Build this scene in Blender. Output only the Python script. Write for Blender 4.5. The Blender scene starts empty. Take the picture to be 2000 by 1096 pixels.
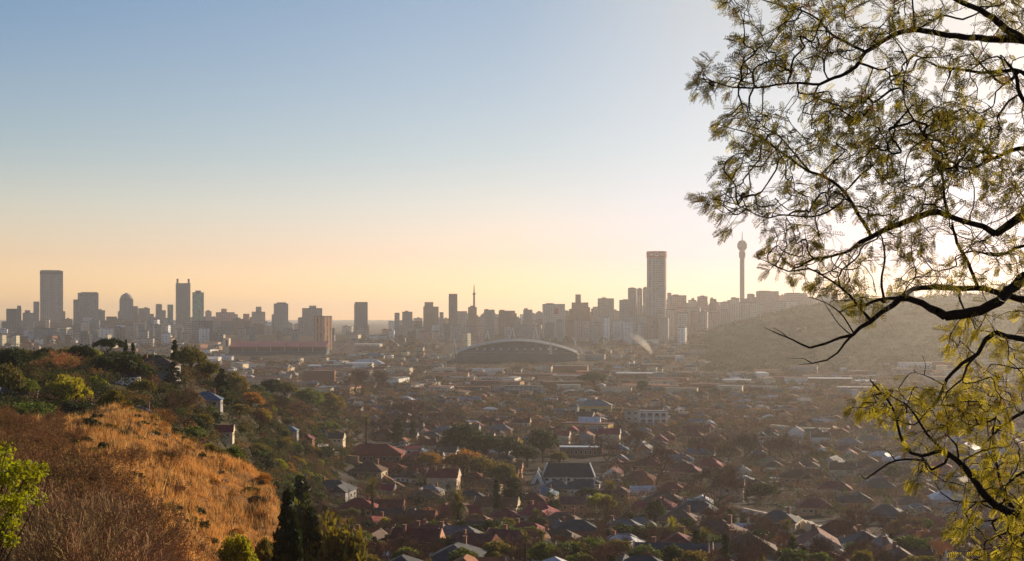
import bpy, math, random
import numpy as np
from mathutils import Vector, Matrix
random.seed(11)
RNG = np.random.default_rng(11)
R = math.radians
F, HX, HY = 2800.0, 1000.0, 628.0        # focal length and horizon of the photograph, in its pixels
HAZE = 0.000075
SUN_AZ, SUN_EL = 44.0, 19.0

# ------------------------------------------------------------------ camera, sky, sun, exposure
sc = bpy.context.scene
cam = bpy.data.cameras.new('camera'); cam.sensor_width = 36; cam.lens = 36 * F / 2000
cam.shift_y = (HY - 548) / 2000; cam.clip_start = 0.5; cam.clip_end = 60000
co = bpy.data.objects.new('camera', cam); sc.collection.objects.link(co)
co.rotation_euler = (R(90), 0, 0); sc.camera = co
sc.view_settings.view_transform = 'Standard'; sc.view_settings.look = 'None'
sc.view_settings.gamma = 1; sc.view_settings.exposure = 0.25
sc.cycles.use_denoising = True
sc.cycles.volume_bounces = 1; sc.cycles.max_bounces = 6; sc.cycles.transparent_max_bounces = 16
sc.cycles.sample_clamp_indirect = 4

w = bpy.data.worlds.new('World'); sc.world = w; w.use_nodes = True
nt = w.node_tree; N = nt.nodes; L = nt.links
bg = N['Background']; bg.inputs[1].default_value = 0.084
sky = N.new('ShaderNodeTexSky'); sky.sky_type = 'NISHITA'; sky.sun_disc = False
sky.sun_elevation = R(SUN_EL); sky.sun_rotation = R(SUN_AZ)
sky.altitude = 1700; sky.air_density = 1.0; sky.dust_density = 3.0; sky.ozone_density = 1.5
def ramp(stops, fac, k=3.0):
    r = N.new('ShaderNodeValToRGB'); e = r.color_ramp.elements
    while len(e) > 1: e.remove(e[0])
    for i, (p, c) in enumerate(stops):
        x = e[0] if i == 0 else e.new(p)
        x.position = p; x.color = (*[v / k for v in c], 1)
    L.new(fac, r.inputs[0]); return r.outputs[0]
def Mth(op, *a):
    q = N.new('ShaderNodeMath'); q.operation = op
    for i, x in enumerate(a):
        if isinstance(x, (int, float)): q.inputs[i].default_value = x
        else: L.new(x, q.inputs[i])
    return q.outputs[0]
tcw = N.new('ShaderNodeTexCoord'); sp = N.new('ShaderNodeSeparateXYZ'); L.new(tcw.outputs['Generated'], sp.inputs[0])
el = Mth('MULTIPLY', sp.outputs[2], 2.0)
away = ramp([(0, (3.2,2.0,.98)), (.09, (2.3,1.48,1.06)), (.16, (2.0,1.52,1.2)), (.232, (1.6,1.41,1.22)), (.44, (1.1,1.22,1.3)), (.9, (1.0,1.1,1.25))], el)
toward = ramp([(0, (1.8,1.52,1.55)), (.09, (1.42,1.24,1.62)), (.232, (1.75,1.5,1.42)), (.44, (2.2,1.74,1.34)), (.9, (1.2,1.2,1.25))], el)
azw = Mth('DIVIDE', Mth('ADD', Mth('ARCTAN2', sp.outputs[0], sp.outputs[1]), .5), 3.64)
fz = ramp([(.03, (0,0,0)), (.137, (.38,)*3), (.171, (.95,)*3), (.23, (1.15,)*3), (.41, (1.15,)*3), (.8, (0,0,0))], azw, 1.15)
mxw = N.new('ShaderNodeMix'); mxw.data_type = 'RGBA'; L.new(fz, mxw.inputs[0]); L.new(away, mxw.inputs[6]); L.new(toward, mxw.inputs[7])
mlw = N.new('ShaderNodeMix'); mlw.data_type = 'RGBA'; mlw.blend_type = 'MULTIPLY'; mlw.inputs[0].default_value = 1
L.new(sky.outputs[0], mlw.inputs[6]); L.new(mxw.outputs[2], mlw.inputs[7])
glare = ramp([(.03, (1.03,)*3), (.12, (.97,)*3), (.165, (.9,)*3), (.19, (.85,.85,.84)), (.23, (.8,.79,.78)), (.3, (.55,)*3), (.5, (.5,)*3), (.8, (1,)*3)], azw, 1.1)
mg = N.new('ShaderNodeMix'); mg.data_type = 'RGBA'; mg.blend_type = 'MULTIPLY'; mg.inputs[0].default_value = 1
L.new(mlw.outputs[2], mg.inputs[6]); L.new(glare, mg.inputs[7])
sc3 = N.new('ShaderNodeVectorMath'); sc3.operation = 'SCALE'; sc3.inputs[3].default_value = 2.75
L.new(mg.outputs[2], sc3.inputs[0]); L.new(sc3.outputs[0], bg.inputs[0])

sl = bpy.data.lights.new('sun', 'SUN'); sl.energy = 5.0; sl.angle = R(0.5); sl.color = (1.0, 0.80, 0.56)
so = bpy.data.objects.new('sun', sl); sc.collection.objects.link(so)
sd = Vector((math.sin(R(SUN_AZ)) * math.cos(R(SUN_EL)), math.cos(R(SUN_AZ)) * math.cos(R(SUN_EL)), math.sin(R(SUN_EL))))
so.rotation_euler = sd.to_track_quat('Z', 'Y').to_euler(); so.location = (300, 0, 200)

# ------------------------------------------------------------------ helpers
COL = sc.collection
def P(px, py, d): return Vector(((px - HX) / F * d, d, (HY - py) / F * d))
def tag(o, label=None, cat=None, group=None, kind=None):
    if label: o['label'] = label
    if cat: o['category'] = cat
    if group: o['group'] = group
    if kind: o['kind'] = kind
    return o
def link(o, parent=None):
    COL.objects.link(o)
    if parent is not None: o.parent = parent
    return o
def empty(name, loc=(0, 0, 0), rz=0, s=1.0):
    o = bpy.data.objects.new(name, None); o.location = loc; o.rotation_euler = (0, 0, rz)
    o.scale = (s, s, s) if not hasattr(s, '__len__') else s
    return link(o)
def mk(name, V, Fs, mats=None, mi=None, col=None, smooth=False):
    """mesh from arrays; Fs = one (m,k) array or a list of them; mi = material index per face"""
    me = bpy.data.meshes.new(name)
    V = np.asarray(V, dtype=np.float32).reshape(-1, 3)
    if isinstance(Fs, np.ndarray): Fs = [Fs]
    Fs = [np.asarray(f, dtype=np.int32) for f in Fs if len(f)]
    idx = np.concatenate([f.ravel() for f in Fs]); tot = np.concatenate([np.full(len(f), f.shape[1], np.int32) for f in Fs])
    start = np.concatenate([[0], np.cumsum(tot)[:-1]]).astype(np.int32)
    me.vertices.add(len(V)); me.vertices.foreach_set('co', V.ravel())
    me.loops.add(len(idx)); me.loops.foreach_set('vertex_index', idx)
    me.polygons.add(len(tot)); me.polygons.foreach_set('loop_start', start)
    if mats:
        for m in (mats if isinstance(mats, (list, tuple)) else [mats]): me.materials.append(m)
    if mi is not None: me.polygons.foreach_set('material_index', np.asarray(mi, np.int32))
    me.update(calc_edges=True)
    if col is not None:      # own colour per face
        a = me.color_attributes.new('tone', 'FLOAT_COLOR', 'CORNER')
        c = np.repeat(np.c_[np.asarray(col, np.float32), np.ones(len(tot), np.float32)], tot, axis=0)
        a.data.foreach_set('color', c.ravel())
    me.polygons.foreach_set('use_smooth', np.full(len(tot), bool(smooth)))
    return me
def ob(name, me, parent=None, loc=None, rz=0):
    o = bpy.data.objects.new(name, me)
    if loc is not None: o.location = loc
    o.rotation_euler = (0, 0, rz)
    return link(o, parent)

class MB:
    """collects boxes, prisms and roofs of a few materials; build() makes ONE mesh"""
    def __init__(s): s.v = []; s.f = []; s.m = []; s.c = []
    def add(s, vs, fs, m=0, c=None):
        n = len(s.v); s.v += [tuple(v) for v in vs]
        for f in fs: s.f.append([n + i for i in f]); s.m.append(m); s.c.append(c or (1, 1, 1))
    def box(s, x0, x1, y0, y1, z0, z1, m=0, c=None, top=1.0, rot=0, org=(0, 0)):
        cx, cy = (x0 + x1) / 2, (y0 + y1) / 2
        vs = []
        for z, k in ((z0, 1.0), (z1, top)):
            for x, y in ((x0, y0), (x1, y0), (x1, y1), (x0, y1)):
                vs.append((cx + (x - cx) * k, cy + (y - cy) * k, z))
        if rot:
            ca, sa = math.cos(rot), math.sin(rot)
            vs = [(org[0] + (x - org[0]) * ca - (y - org[1]) * sa, org[1] + (x - org[0]) * sa + (y - org[1]) * ca, z) for x, y, z in vs]
        s.add(vs, [(0, 3, 2, 1), (4, 5, 6, 7), (0, 1, 5, 4), (1, 2, 6, 5), (2, 3, 7, 6), (3, 0, 4, 7)], m, c)
        return s
    def bar(s, a, b, r, m=0, n=6, r2=None, c=None):
        a, b = Vector(a), Vector(b); d = (b - a).normalized(); u = d.orthogonal().normalized(); w = d.cross(u)
        r2 = r if r2 is None else r2; vs = []
        for p, q in ((a, r), (b, r2)):
            for i in range(n):
                t = 2 * math.pi * i / n; vs.append(p + (u * math.cos(t) + w * math.sin(t)) * q)
        fs = [(i, (i + 1) % n, n + (i + 1) % n, n + i) for i in range(n)] + [tuple(range(n - 1, -1, -1)), tuple(range(n, 2 * n))]
        s.add(vs, fs, m, c); return s
    def lathe(s, prof, n=16, m=0, c=None, cx=0, cy=0):
        vs = [(cx + r * math.cos(2 * math.pi * i / n), cy + r * math.sin(2 * math.pi * i / n), z) for r, z in prof for i in range(n)]
        fs = [(k * n + i, k * n + (i + 1) % n, (k + 1) * n + (i + 1) % n, (k + 1) * n + i) for k in range(len(prof) - 1) for i in range(n)]
        fs += [tuple(range(n - 1, -1, -1)), tuple((len(prof) - 1) * n + i for i in range(n))]
        s.add(vs, fs, m, c); return s
    def hip(s, x0, x1, y0, y1, z, h, m=0, c=None, ov=.5, inset=None, th=.18):
        x0 -= ov; x1 += ov; y0 -= ov; y1 += ov
        lx, ly = x1 - x0, y1 - y0
        if lx >= ly:
            i = ly / 2 if inset is None else inset; a, b = (x0 + i, (y0 + y1) / 2), (x1 - i, (y0 + y1) / 2)
            vs = [(x0, y0, z), (x1, y0, z), (x1, y1, z), (x0, y1, z), (a[0], a[1], z + h), (b[0], b[1], z + h)]
            fs = [(0, 1, 5, 4), (1, 2, 5), (2, 3, 4, 5), (3, 0, 4)]
        else:
            i = lx / 2 if inset is None else inset; a, b = ((x0 + x1) / 2, y0 + i), ((x0 + x1) / 2, y1 - i)
            vs = [(x0, y0, z), (x1, y0, z), (x1, y1, z), (x0, y1, z), (a[0], a[1], z + h), (b[0], b[1], z + h)]
            fs = [(0, 1, 4), (1, 2, 5, 4), (2, 3, 5), (3, 0, 4, 5)]
        vs += [(x0, y0, z - th), (x1, y0, z - th), (x1, y1, z - th), (x0, y1, z - th)]
        fs += [(6, 7, 1, 0), (7, 8, 2, 1), (8, 9, 3, 2), (9, 6, 0, 3), (6, 9, 8, 7)]
        s.add(vs, fs, m, c); return s
    def gable_wall(s, x, y0, y1, z, h, m=0, c=None, along='x', th=.2):
        if along == 'x': vs = [(x - th, y0, z), (x - th, y1, z), (x - th, (y0 + y1) / 2, z + h), (x + th, y0, z), (x + th, y1, z), (x + th, (y0 + y1) / 2, z + h)]
        else: vs = [(y0, x - th, z), (y1, x - th, z), ((y0 + y1) / 2, x - th, z + h), (y0, x + th, z), (y1, x + th, z), ((y0 + y1) / 2, x + th, z + h)]
        s.add(vs, [(0, 1, 2), (5, 4, 3), (0, 3, 4, 1), (1, 4, 5, 2), (2, 5, 3, 0)], m, c); return s
    def mesh(s, name, mats, col=False, smooth=False):
        by = {}
        for f, m, c in zip(s.f, s.m, s.c): by.setdefault(len(f), []).append((f, m, c))
        me = mk(name, s.v, [np.array([x[0] for x in v]) for v in by.values()], mats,
                [x[1] for v in by.values() for x in v], [x[2] for v in by.values() for x in v] if col else None, smooth)
        return me
    def build(s, name, mats, parent=None, loc=None, rz=0, col=False, smooth=False):
        return ob(name, s.mesh(name, mats, col, smooth), parent, loc, rz)

def tubes(segs, k=4):
    """segs: list of (p0, p1, r0, r1) -> verts, faces of open k-sided tubes"""
    p0 = np.array([s[0] for s in segs], float); p1 = np.array([s[1] for s in segs], float)
    r0 = np.array([s[2] for s in segs], float); r1 = np.array([s[3] for s in segs], float)
    d = p1 - p0; d /= np.maximum(np.linalg.norm(d, axis=1, keepdims=True), 1e-9)
    ref = np.where(np.abs(d[:, 2:3]) > .9, [[1., 0, 0]], [[0, 0, 1.]])
    u = np.cross(d, ref); u /= np.linalg.norm(u, axis=1, keepdims=True); v = np.cross(d, u)
    n = len(segs); V = np.zeros((n, 2, k, 3))
    for i in range(k):
        t = 2 * math.pi * i / k; o = u * math.cos(t) + v * math.sin(t)
        V[:, 0, i] = p0 + o * r0[:, None]; V[:, 1, i] = p1 + o * r1[:, None]
    b = (np.arange(n) * 2 * k)[:, None]; fs = []
    for i in range(k):
        j = (i + 1) % k; fs.append(b + np.array([[i, j, k + j, k + i]]))
    return V.reshape(-1, 3), np.concatenate(fs)
def quads(c, u, v):
    """flat leaf-sized quads: centres c, half axes u, v"""
    V = np.stack([c - u, c - v, c + u, c + v], 1).reshape(-1, 3)
    return V, np.arange(len(c) * 4).reshape(-1, 4)
def rdir(n, g): 
    a = g.normal(size=(n, 3)); return a / np.linalg.norm(a, axis=1, keepdims=True)

# ------------------------------------------------------------------ materials
def mat(name, col, rough=.8, spec=.2, noise=0, nscale=1.0, col2=None, bump=0, metal=0, tone=False, per=None, transl=0, tcol=None, coord='Object', rnd=0, detail=4):
    m = bpy.data.materials.new(name); m.use_nodes = True; t = m.node_tree; n = t.nodes; l = t.links
    b = n['Principled BSDF']; b.inputs['Roughness'].default_value = rough; b.inputs['Specular IOR Level'].default_value = spec
    b.inputs['Metallic'].default_value = metal
    src = None
    if tone:
        a = n.new('ShaderNodeVertexColor'); a.layer_name = 'tone'; src = a.outputs[0]
    else:
        a = n.new('ShaderNodeRGB'); a.outputs[0].default_value = (*col, 1); src = a.outputs[0]
    tc = n.new('ShaderNodeTexCoord')
    if noise or bump:
        nz = n.new('ShaderNodeTexNoise'); nz.inputs['Scale'].default_value = nscale; nz.inputs['Detail'].default_value = detail
        nz.inputs['Roughness'].default_value = .65
        l.new(tc.outputs[coord], nz.inputs['Vector'])
    if noise:
        mr = n.new('ShaderNodeMapRange'); mr.inputs[1].default_value = .3; mr.inputs[2].default_value = .7
        if col2 is not None:
            mr.inputs[3].default_value = 0; mr.inputs[4].default_value = 1; l.new(nz.outputs[0], mr.inputs[0])
            mx = n.new('ShaderNodeMix'); mx.data_type = 'RGBA'; l.new(mr.outputs[0], mx.inputs[0]); l.new(src, mx.inputs[6])
            mx.inputs[7].default_value = (*col2, 1); src = mx.outputs[2]
        else:
            mr.inputs[3].default_value = 1 - noise; mr.inputs[4].default_value = 1 + noise; l.new(nz.outputs[0], mr.inputs[0])
            hs = n.new('ShaderNodeHueSaturation'); l.new(mr.outputs[0], hs.inputs['Value']); l.new(src, hs.inputs['Color']); src = hs.outputs[0]
    if per:   # each leaf its own shade
        g = n.new('ShaderNodeNewGeometry'); mr = n.new('ShaderNodeMapRange'); mr.inputs[3].default_value = 1 - per; mr.inputs[4].default_value = 1 + per
        l.new(g.outputs['Random Per Island'], mr.inputs[0])
        hs = n.new('ShaderNodeHueSaturation'); l.new(mr.outputs[0], hs.inputs['Value']); l.new(src, hs.inputs['Color'])
        m2 = n.new('ShaderNodeMapRange'); m2.inputs[3].default_value = .475; m2.inputs[4].default_value = .52
        l.new(g.outputs['Random Per Island'], m2.inputs[0]); l.new(m2.outputs[0], hs.inputs['Hue']); src = hs.outputs[0]
    if rnd:   # each plant or building its own shade
        oi = n.new('ShaderNodeObjectInfo'); mr = n.new('ShaderNodeMapRange'); mr.inputs[3].default_value = 1 - rnd; mr.inputs[4].default_value = 1 + rnd
        l.new(oi.outputs['Random'], mr.inputs[0])
        hs = n.new('ShaderNodeHueSaturation'); l.new(mr.outputs[0], hs.inputs['Value']); l.new(src, hs.inputs['Color'])
        m3 = n.new('ShaderNodeMapRange'); m3.inputs[3].default_value = .515; m3.inputs[4].default_value = .48
        l.new(oi.outputs['Random'], m3.inputs[0]); l.new(m3.outputs[0], hs.inputs['Hue']); src = hs.outputs[0]
    l.new(src, b.inputs['Base Color'])
    if bump:
        bp = n.new('ShaderNodeBump'); bp.inputs['Strength'].default_value = bump; l.new(nz.outputs[0], bp.inputs['Height']); l.new(bp.outputs[0], b.inputs['Normal'])
    if transl:
        tr = n.new('ShaderNodeBsdfTranslucent'); ms = n.new('ShaderNodeMixShader'); ms.inputs[0].default_value = transl
        if tcol:
            mm = n.new('ShaderNodeMix'); mm.data_type = 'RGBA'; mm.blend_type = 'MULTIPLY'; mm.inputs[0].default_value = 1
            l.new(src, mm.inputs[6]); mm.inputs[7].default_value = (*tcol, 1); l.new(mm.outputs[2], tr.inputs[0])
        else: l.new(src, tr.inputs[0])
        l.new(b.outputs[0], ms.inputs[1]); l.new(tr.outputs[0], ms.inputs[2]); l.new(ms.outputs[0], n['Material Output'].inputs[0])
    return m
def facade(name, wall, glass, w=3.2, h=3.3, fw=.55, fh=.5, rough=.6, spec=.3, gl=None):
    w *= 1.35; h *= 1.4; wall = tuple(min(.7, a * 1.45 + .02) for a in wall); glass = tuple(g * .6 + a * .4 for g, a in zip(glass, wall))
    """wall with rows of window openings set out in metres"""
    m = bpy.data.materials.new(name); m.use_nodes = True; t = m.node_tree; n = t.nodes; l = t.links
    b = n['Principled BSDF']; b.inputs['Specular IOR Level'].default_value = spec
    tc = n.new('ShaderNodeTexCoord'); sx = n.new('ShaderNodeSeparateXYZ'); l.new(tc.outputs['Object'], sx.inputs[0])
    def M(op, a, bb):
        q = n.new('ShaderNodeMath'); q.operation = op
        for i, x in enumerate((a, bb)):
            if isinstance(x, (int, float)): q.inputs[i].default_value = x
            else: l.new(x, q.inputs[i])
        return q.outputs[0]
    s = M('ADD', sx.outputs[0], sx.outputs[1])
    fx = M('LESS_THAN', M('FRACT', M('DIVIDE', s, w), 0), fw); fz = M('LESS_THAN', M('FRACT', M('DIVIDE', sx.outputs[2], h), 0), fh)
    ge = n.new('ShaderNodeNewGeometry'); sn = n.new('ShaderNodeSeparateXYZ'); l.new(ge.outputs['Normal'], sn.inputs[0])
    side = M('LESS_THAN', M('ABSOLUTE', sn.outputs[2], 0), .5)
    k = M('MULTIPLY', M('MULTIPLY', fx, fz), side)
    cb = n.new('ShaderNodeCombineXYZ')
    l.new(M('FLOOR', M('DIVIDE', s, w), 0), cb.inputs[0]); l.new(M('FLOOR', M('DIVIDE', sx.outputs[2], h), 0), cb.inputs[1])
    wn = n.new('ShaderNodeTexWhiteNoise'); l.new(cb.outputs[0], wn.inputs[0])
    nz = n.new('ShaderNodeTexNoise'); nz.inputs['Scale'].default_value = .06; nz.inputs['Detail'].default_value = 5; l.new(tc.outputs['Object'], nz.inputs[0])
    oi = n.new('ShaderNodeObjectInfo')
    v = M('ADD', M('MULTIPLY', nz.outputs[0], .5), M('ADD', .6, M('MULTIPLY', oi.outputs['Random'], .3)))
    hs = n.new('ShaderNodeHueSaturation'); hs.inputs['Color'].default_value = (*wall, 1); l.new(v, hs.inputs['Value'])
    h2 = n.new('ShaderNodeHueSaturation'); h2.inputs['Color'].default_value = (*glass, 1)
    l.new(M('ADD', .5, M('MULTIPLY', wn.outputs[0], 1.2)), h2.inputs['Value'])
    mx = n.new('ShaderNodeMix'); mx.data_type = 'RGBA'; l.new(k, mx.inputs[0]); l.new(hs.outputs[0], mx.inputs[6]); l.new(h2.outputs[0], mx.inputs[7])
    l.new(mx.outputs[2], b.inputs['Base Color'])
    rr = n.new('ShaderNodeMix'); l.new(k, rr.inputs[0]); rr.inputs[2].default_value = rough; rr.inputs[3].default_value = .15 if gl is None else gl
    l.new(rr.outputs[0], b.inputs['Roughness'])
    return m

# ------------------------------------------------------------------ the land: heights by bearing and distance
V_ = [(0,-3),(8,-3.5),(30,-12),(60,-20),(120,-32),(200,-45),(300,-58),(400,-68),(500,-79),(600,-88),(800,-92),(1000,-90),(1200,-89),(1500,-86),(2000,-78),(2500,-63),(3000,-46),(3500,-34),(4500,-42),(6500,-45),(9000,-25),(14000,-8),(20000,20)]
E_ = [(1200,-86),(1500,-86),(2000,-78),(2500,-63),(3000,-46),(3500,-34),(4500,-42),(6500,-45),(9000,-25),(14000,-8),(20000,20)]
H0 = [(0,-1.7),(8,-2.6),(30,-7),(45,-8.5),(60,-9.2),(90,-10),(120,-11),(150,-11.6),(165,-12),(180,-15),(220,-23),(280,-22),(350,-15),(420,-12.5),(500,-16),(600,-34),(800,-62),(1000,-78)]
COLS = {
 -1000: H0 + E_, 0: H0 + E_,
 150: [(0,-1.7),(8,-2.6),(30,-7),(60,-9.4),(90,-10.4),(120,-11.2),(150,-11.6),(170,-11.6),(185,-13),(220,-24),(280,-24),(350,-16),(420,-12.5),(500,-17),(600,-34),(800,-64),(1000,-80)] + E_,
 220: [(0,-1.7),(8,-2.7),(30,-7),(60,-9.8),(90,-11),(120,-11.6),(150,-11.6),(180,-10.9),(190,-11.5),(220,-22),(280,-26),(350,-17),(420,-13),(500,-17),(600,-34),(800,-66),(1000,-82)] + E_,
 276: [(0,-1.7),(8,-2.8),(30,-8),(60,-10.4),(90,-11.6),(120,-12.2),(150,-12.2),(180,-11.3),(190,-12),(220,-23),(280,-30),(350,-22),(420,-14),(500,-16),(600,-32),(800,-66),(1000,-82)] + E_,
 351: [(0,-1.8),(8,-2.9),(30,-8.6),(60,-12),(90,-13.6),(120,-14.6),(150,-15.2),(180,-14.6),(190,-15.5),(220,-26),(280,-35),(350,-30),(420,-22),(500,-17),(600,-24),(700,-44),(800,-66),(1000,-82)] + E_,
 400: [(0,-1.8),(8,-3),(30,-9),(60,-14),(90,-15.8),(120,-16.9),(150,-17.2),(180,-16.2),(190,-17),(220,-29),(280,-40),(350,-38),(420,-33),(500,-25),(600,-22),(700,-34),(850,-62),(1000,-82)] + E_,
 500: [(0,-1.9),(8,-3.2),(30,-10),(60,-17.5),(90,-20.5),(120,-21.5),(150,-20.4),(178,-17.9),(190,-20),(220,-34),(280,-50),(350,-57),(420,-56),(500,-54),(600,-46),(700,-36),(800,-40),(900,-56),(1050,-82)] + E_,
 545: [(0,-2),(8,-3.3),(30,-10.5),(60,-20),(90,-25),(120,-24.5),(150,-18.2),(165,-18.4),(200,-32),(280,-54),(350,-63),(420,-66),(500,-66),(600,-62),(700,-54),(800,-48),(900,-48),(1000,-62),(1100,-82)] + E_,
 590: [(0,-2),(8,-3.4),(30,-11.5),(60,-22),(90,-27),(120,-31),(150,-35),(200,-45),(280,-56),(350,-64),(420,-69),(500,-75),(600,-77),(700,-74),(800,-66),(900,-56),(1000,-54),(1100,-66)] + E_,
 650: [(0,-2),(8,-3.4),(30,-12),(60,-22),(120,-34),(200,-46),(300,-59),(400,-68),(500,-79),(600,-86),(700,-87),(800,-86),(900,-82),(1000,-72),(1100,-66),(1200,-76)] + E_[1:],
 720: V_, 1330: V_,
 1400: V_[:14] + [(2000,-78),(2500,-55),(2900,-17),(3100,-18),(3500,-20),(4500,-42),(6500,-45),(9000,-25),(14000,-8),(20000,20)],
 1480: V_[:14] + [(1900,-78),(2200,-66),(2500,-35),(2900,6),(3100,0),(3500,-8),(4500,-30),(6500,-45),(9000,-25),(14000,-8),(20000,20)],
 1560: V_[:14] + [(1900,-78),(2200,-60),(2500,-22),(2850,27),(3100,22),(3500,8),(4500,-20),(6500,-45),(9000,-25),(14000,-8),(20000,20)],
 1650: V_[:14] + [(1900,-78),(2200,-56),(2500,-12),(2850,38),(3100,30),(3500,10),(4500,-20),(6500,-45),(9000,-25),(14000,-8),(20000,20)],
 1850: V_[:14] + [(1900,-76),(2200,-50),(2500,0),(2850,50),(3100,44),(3500,20),(4500,-20),(6500,-45),(9000,-25),(14000,-8),(20000,20)],
 2100: V_[:14] + [(1900,-74),(2200,-40),(2500,14),(2850,64),(3100,60),(3500,40),(4500,-10),(6500,-45),(9000,-25),(14000,-8),(20000,20)],
}
LD = np.log(np.geomspace(3, 20000, 420)); PX = np.arange(-1000, 2701, 12.)
tab = np.array([np.interp(np.exp(LD), [a for a, _ in c], [b for _, b in c]) for c in COLS.values()])
ks = list(COLS.keys())
HT = np.array([np.interp(PX, ks, tab[:, j]) for j in range(len(LD))]).T      # [px, d]
ker = np.array([1, 2, 3, 2, 1.]); ker /= ker.sum()
HT = np.apply_along_axis(lambda a: np.convolve(np.pad(a, 2, 'edge'), ker, 'valid'), 0, HT)
HT = np.apply_along_axis(lambda a: np.convolve(np.pad(a, 2, 'edge'), ker, 'valid'), 1, HT)
_ph = RNG.uniform(0, 6.28, (7, 2)); _dr = RNG.uniform(0, 3.14, 7)
def bumps(x, y, lam):
    z = 0
    for i in range(7):
        k = 2 * math.pi / (lam * (.5 ** (i / 3))); a = _dr[i]
        z = z + np.sin(k * (x * math.cos(a) + y * math.sin(a)) + _ph[i, 0]) * np.sin(k * (y * math.cos(a) - x * math.sin(a)) * .8 + _ph[i, 1]) / (1 + .5 * i)
    return z
def hz(x, y):
    x = np.asarray(x, float); y = np.asarray(y, float); d = np.maximum(y, 3.)
    px = np.clip(HX + x / np.maximum(y, 5) * F, -1000, 2699); fx = (px + 1000) / 12; i = np.minimum(fx.astype(int), len(PX) - 2); fx = fx - i
    ld = np.clip(np.log(d), LD[0], LD[-1] - 1e-6); fy = (ld - LD[0]) / (LD[1] - LD[0]); j = np.minimum(fy.astype(int), len(LD) - 2); fy = fy - j
    z = HT[i, j] * (1 - fx) * (1 - fy) + HT[i + 1, j] * fx * (1 - fy) + HT[i, j + 1] * (1 - fx) * fy + HT[i + 1, j + 1] * fx * fy
    return z + bumps(x, y, 18) * np.clip(.16 * (d / 60), .03, .34) + bumps(x, y, 5) * np.clip(.08 * (d / 60), .02, .1) * (d < 260) + bumps(x, y, 160) * np.clip((d - 1200) / 1500, 0, 1) * 1.6
def hzf(x, y): return float(hz(x, y))
_dd = np.geomspace(330, 9000, 700)
def gd(px, py, dmin=380):
    """distance at which the picture's point falls on the land"""
    ys = HY - hz((px - HX) / F * _dd, _dd) / _dd * F
    ok = np.where((_dd >= dmin) & (ys <= py))[0]
    return float(_dd[ok[0]]) if len(ok) else 6000.
def G(px, py, dmin=380):
    d = gd(px, py, dmin); x = (px - HX) / F * d; return Vector((x, d, hzf(x, d)))
def GD(px, d):
    x = (px - HX) / F * d; return Vector((x, d, hzf(x, d)))

ys = np.concatenate([[-60, -40, -20, -8], np.geomspace(3, 20000, 430)]); us = np.concatenate([np.linspace(-1.6, -.42, 30)[:-1], np.linspace(-.42, .42, 330), np.linspace(.42, 1.6, 30)[1:]])
Yg, Ug = np.meshgrid(ys, us, indexing='ij'); Xg = Ug * (np.maximum(Yg, 0) + 40)
Zg = hz(Xg, Yg); nc = len(us)
ii, jj = np.meshgrid(np.arange(len(ys) - 1), np.arange(nc - 1), indexing='ij'); b0 = (ii * nc + jj).ravel()
fq = np.stack([b0, b0 + 1, b0 + nc + 1, b0 + nc], 1)
fc = lambda A: (A[:-1, :-1] + A[1:, 1:]) / 2
cx, cy, cz = fc(Xg).ravel(), fc(Yg).ravel(), fc(Zg).ravel(); cpx = HX + cx / np.maximum(cy, 5) * F
c = np.zeros((len(cx), 3)); c[:] = (.06, .045, .032)                     # gardens, yards, leaf litter
hill = np.clip((cy - 2050) / 200, 0, 1) * np.clip((cpx - 1360) / 60, 0, 1) * np.clip((3200 - cy) / 100, 0, 1)
c = c * (1 - hill[:, None]) + np.array((.05, .062, .03)) * hill[:, None]    # green hill
ridge = np.clip((640 - cpx) / 90, 0, 1) * np.clip((1150 - cy) / 100, 0, 1)
c = c * (1 - ridge[:, None]) + np.array((.04, .034, .016)) * ridge[:, None]
near = np.clip((600 - cpx) / 25, 0, 1) * np.clip((192 - cy) / 12, 0, 1)
c = c * (1 - near[:, None]) + np.array((.24, .115, .035)) * near[:, None]
c *= (1 + .22 * np.clip(bumps(cx, cy, 90), -1, 1) * np.clip(cy / 500, .3, 1))[:, None]
M_land = mat('land', (1, 1, 1), .95, .1, noise=.45, nscale=.35, bump=.5, tone=True, coord='Object', detail=8)
land = ob('ground', mk('ground', np.stack([Xg, Yg, Zg], -1), fq, M_land, None, c, True)); tag(land, kind='structure')

# ------------------------------------------------------------------ skyline
FAC = {
 'grey': facade('facade_grey', (.22,.21,.21), (.07,.075,.085), 4.2, 3.6),
 'dark': facade('facade_dark', (.12,.12,.13), (.045,.05,.06), 5, 3.8, .5, .6),
 'concrete': facade('facade_concrete', (.30,.27,.24), (.09,.085,.085), 3.6, 3.2),
 'beige': facade('facade_beige', (.42,.35,.28), (.12,.1,.09), 4, 3.1),
 'brick': facade('facade_brick', (.36,.2,.12), (.1,.07,.06), 6.4, 3.3, .42, 1.0),
 'teal': facade('facade_teal', (.08,.22,.2), (.05,.2,.18), 3, 3.6, .8, .8, .3, .5),
 'blue': facade('facade_blue', (.13,.17,.2), (.05,.09,.12), 3, 3.6, .8, .7, .3, .5),
 'white': facade('facade_white', (.6,.57,.52), (.16,.15,.15), 5, 3.4, .45, .42),
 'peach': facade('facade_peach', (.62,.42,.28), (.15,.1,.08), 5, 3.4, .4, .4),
 'pink': facade('facade_pink', (.42,.26,.22), (.12,.09,.09), 3.4, 3.1),
 'brown': facade('facade_brown', (.24,.17,.13), (.08,.06,.05), 3.8, 3.2),
}
M_roofgrey = mat('roof_felt', (.16,.155,.15), .9, .1, noise=.3, nscale=.1)
M_conc = mat('concrete', (.36,.33,.29), .85, .2, noise=.2, nscale=.08)
M_white = mat('white_paint', (.72,.7,.65), .6, .3, noise=.12, nscale=.2)
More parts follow.
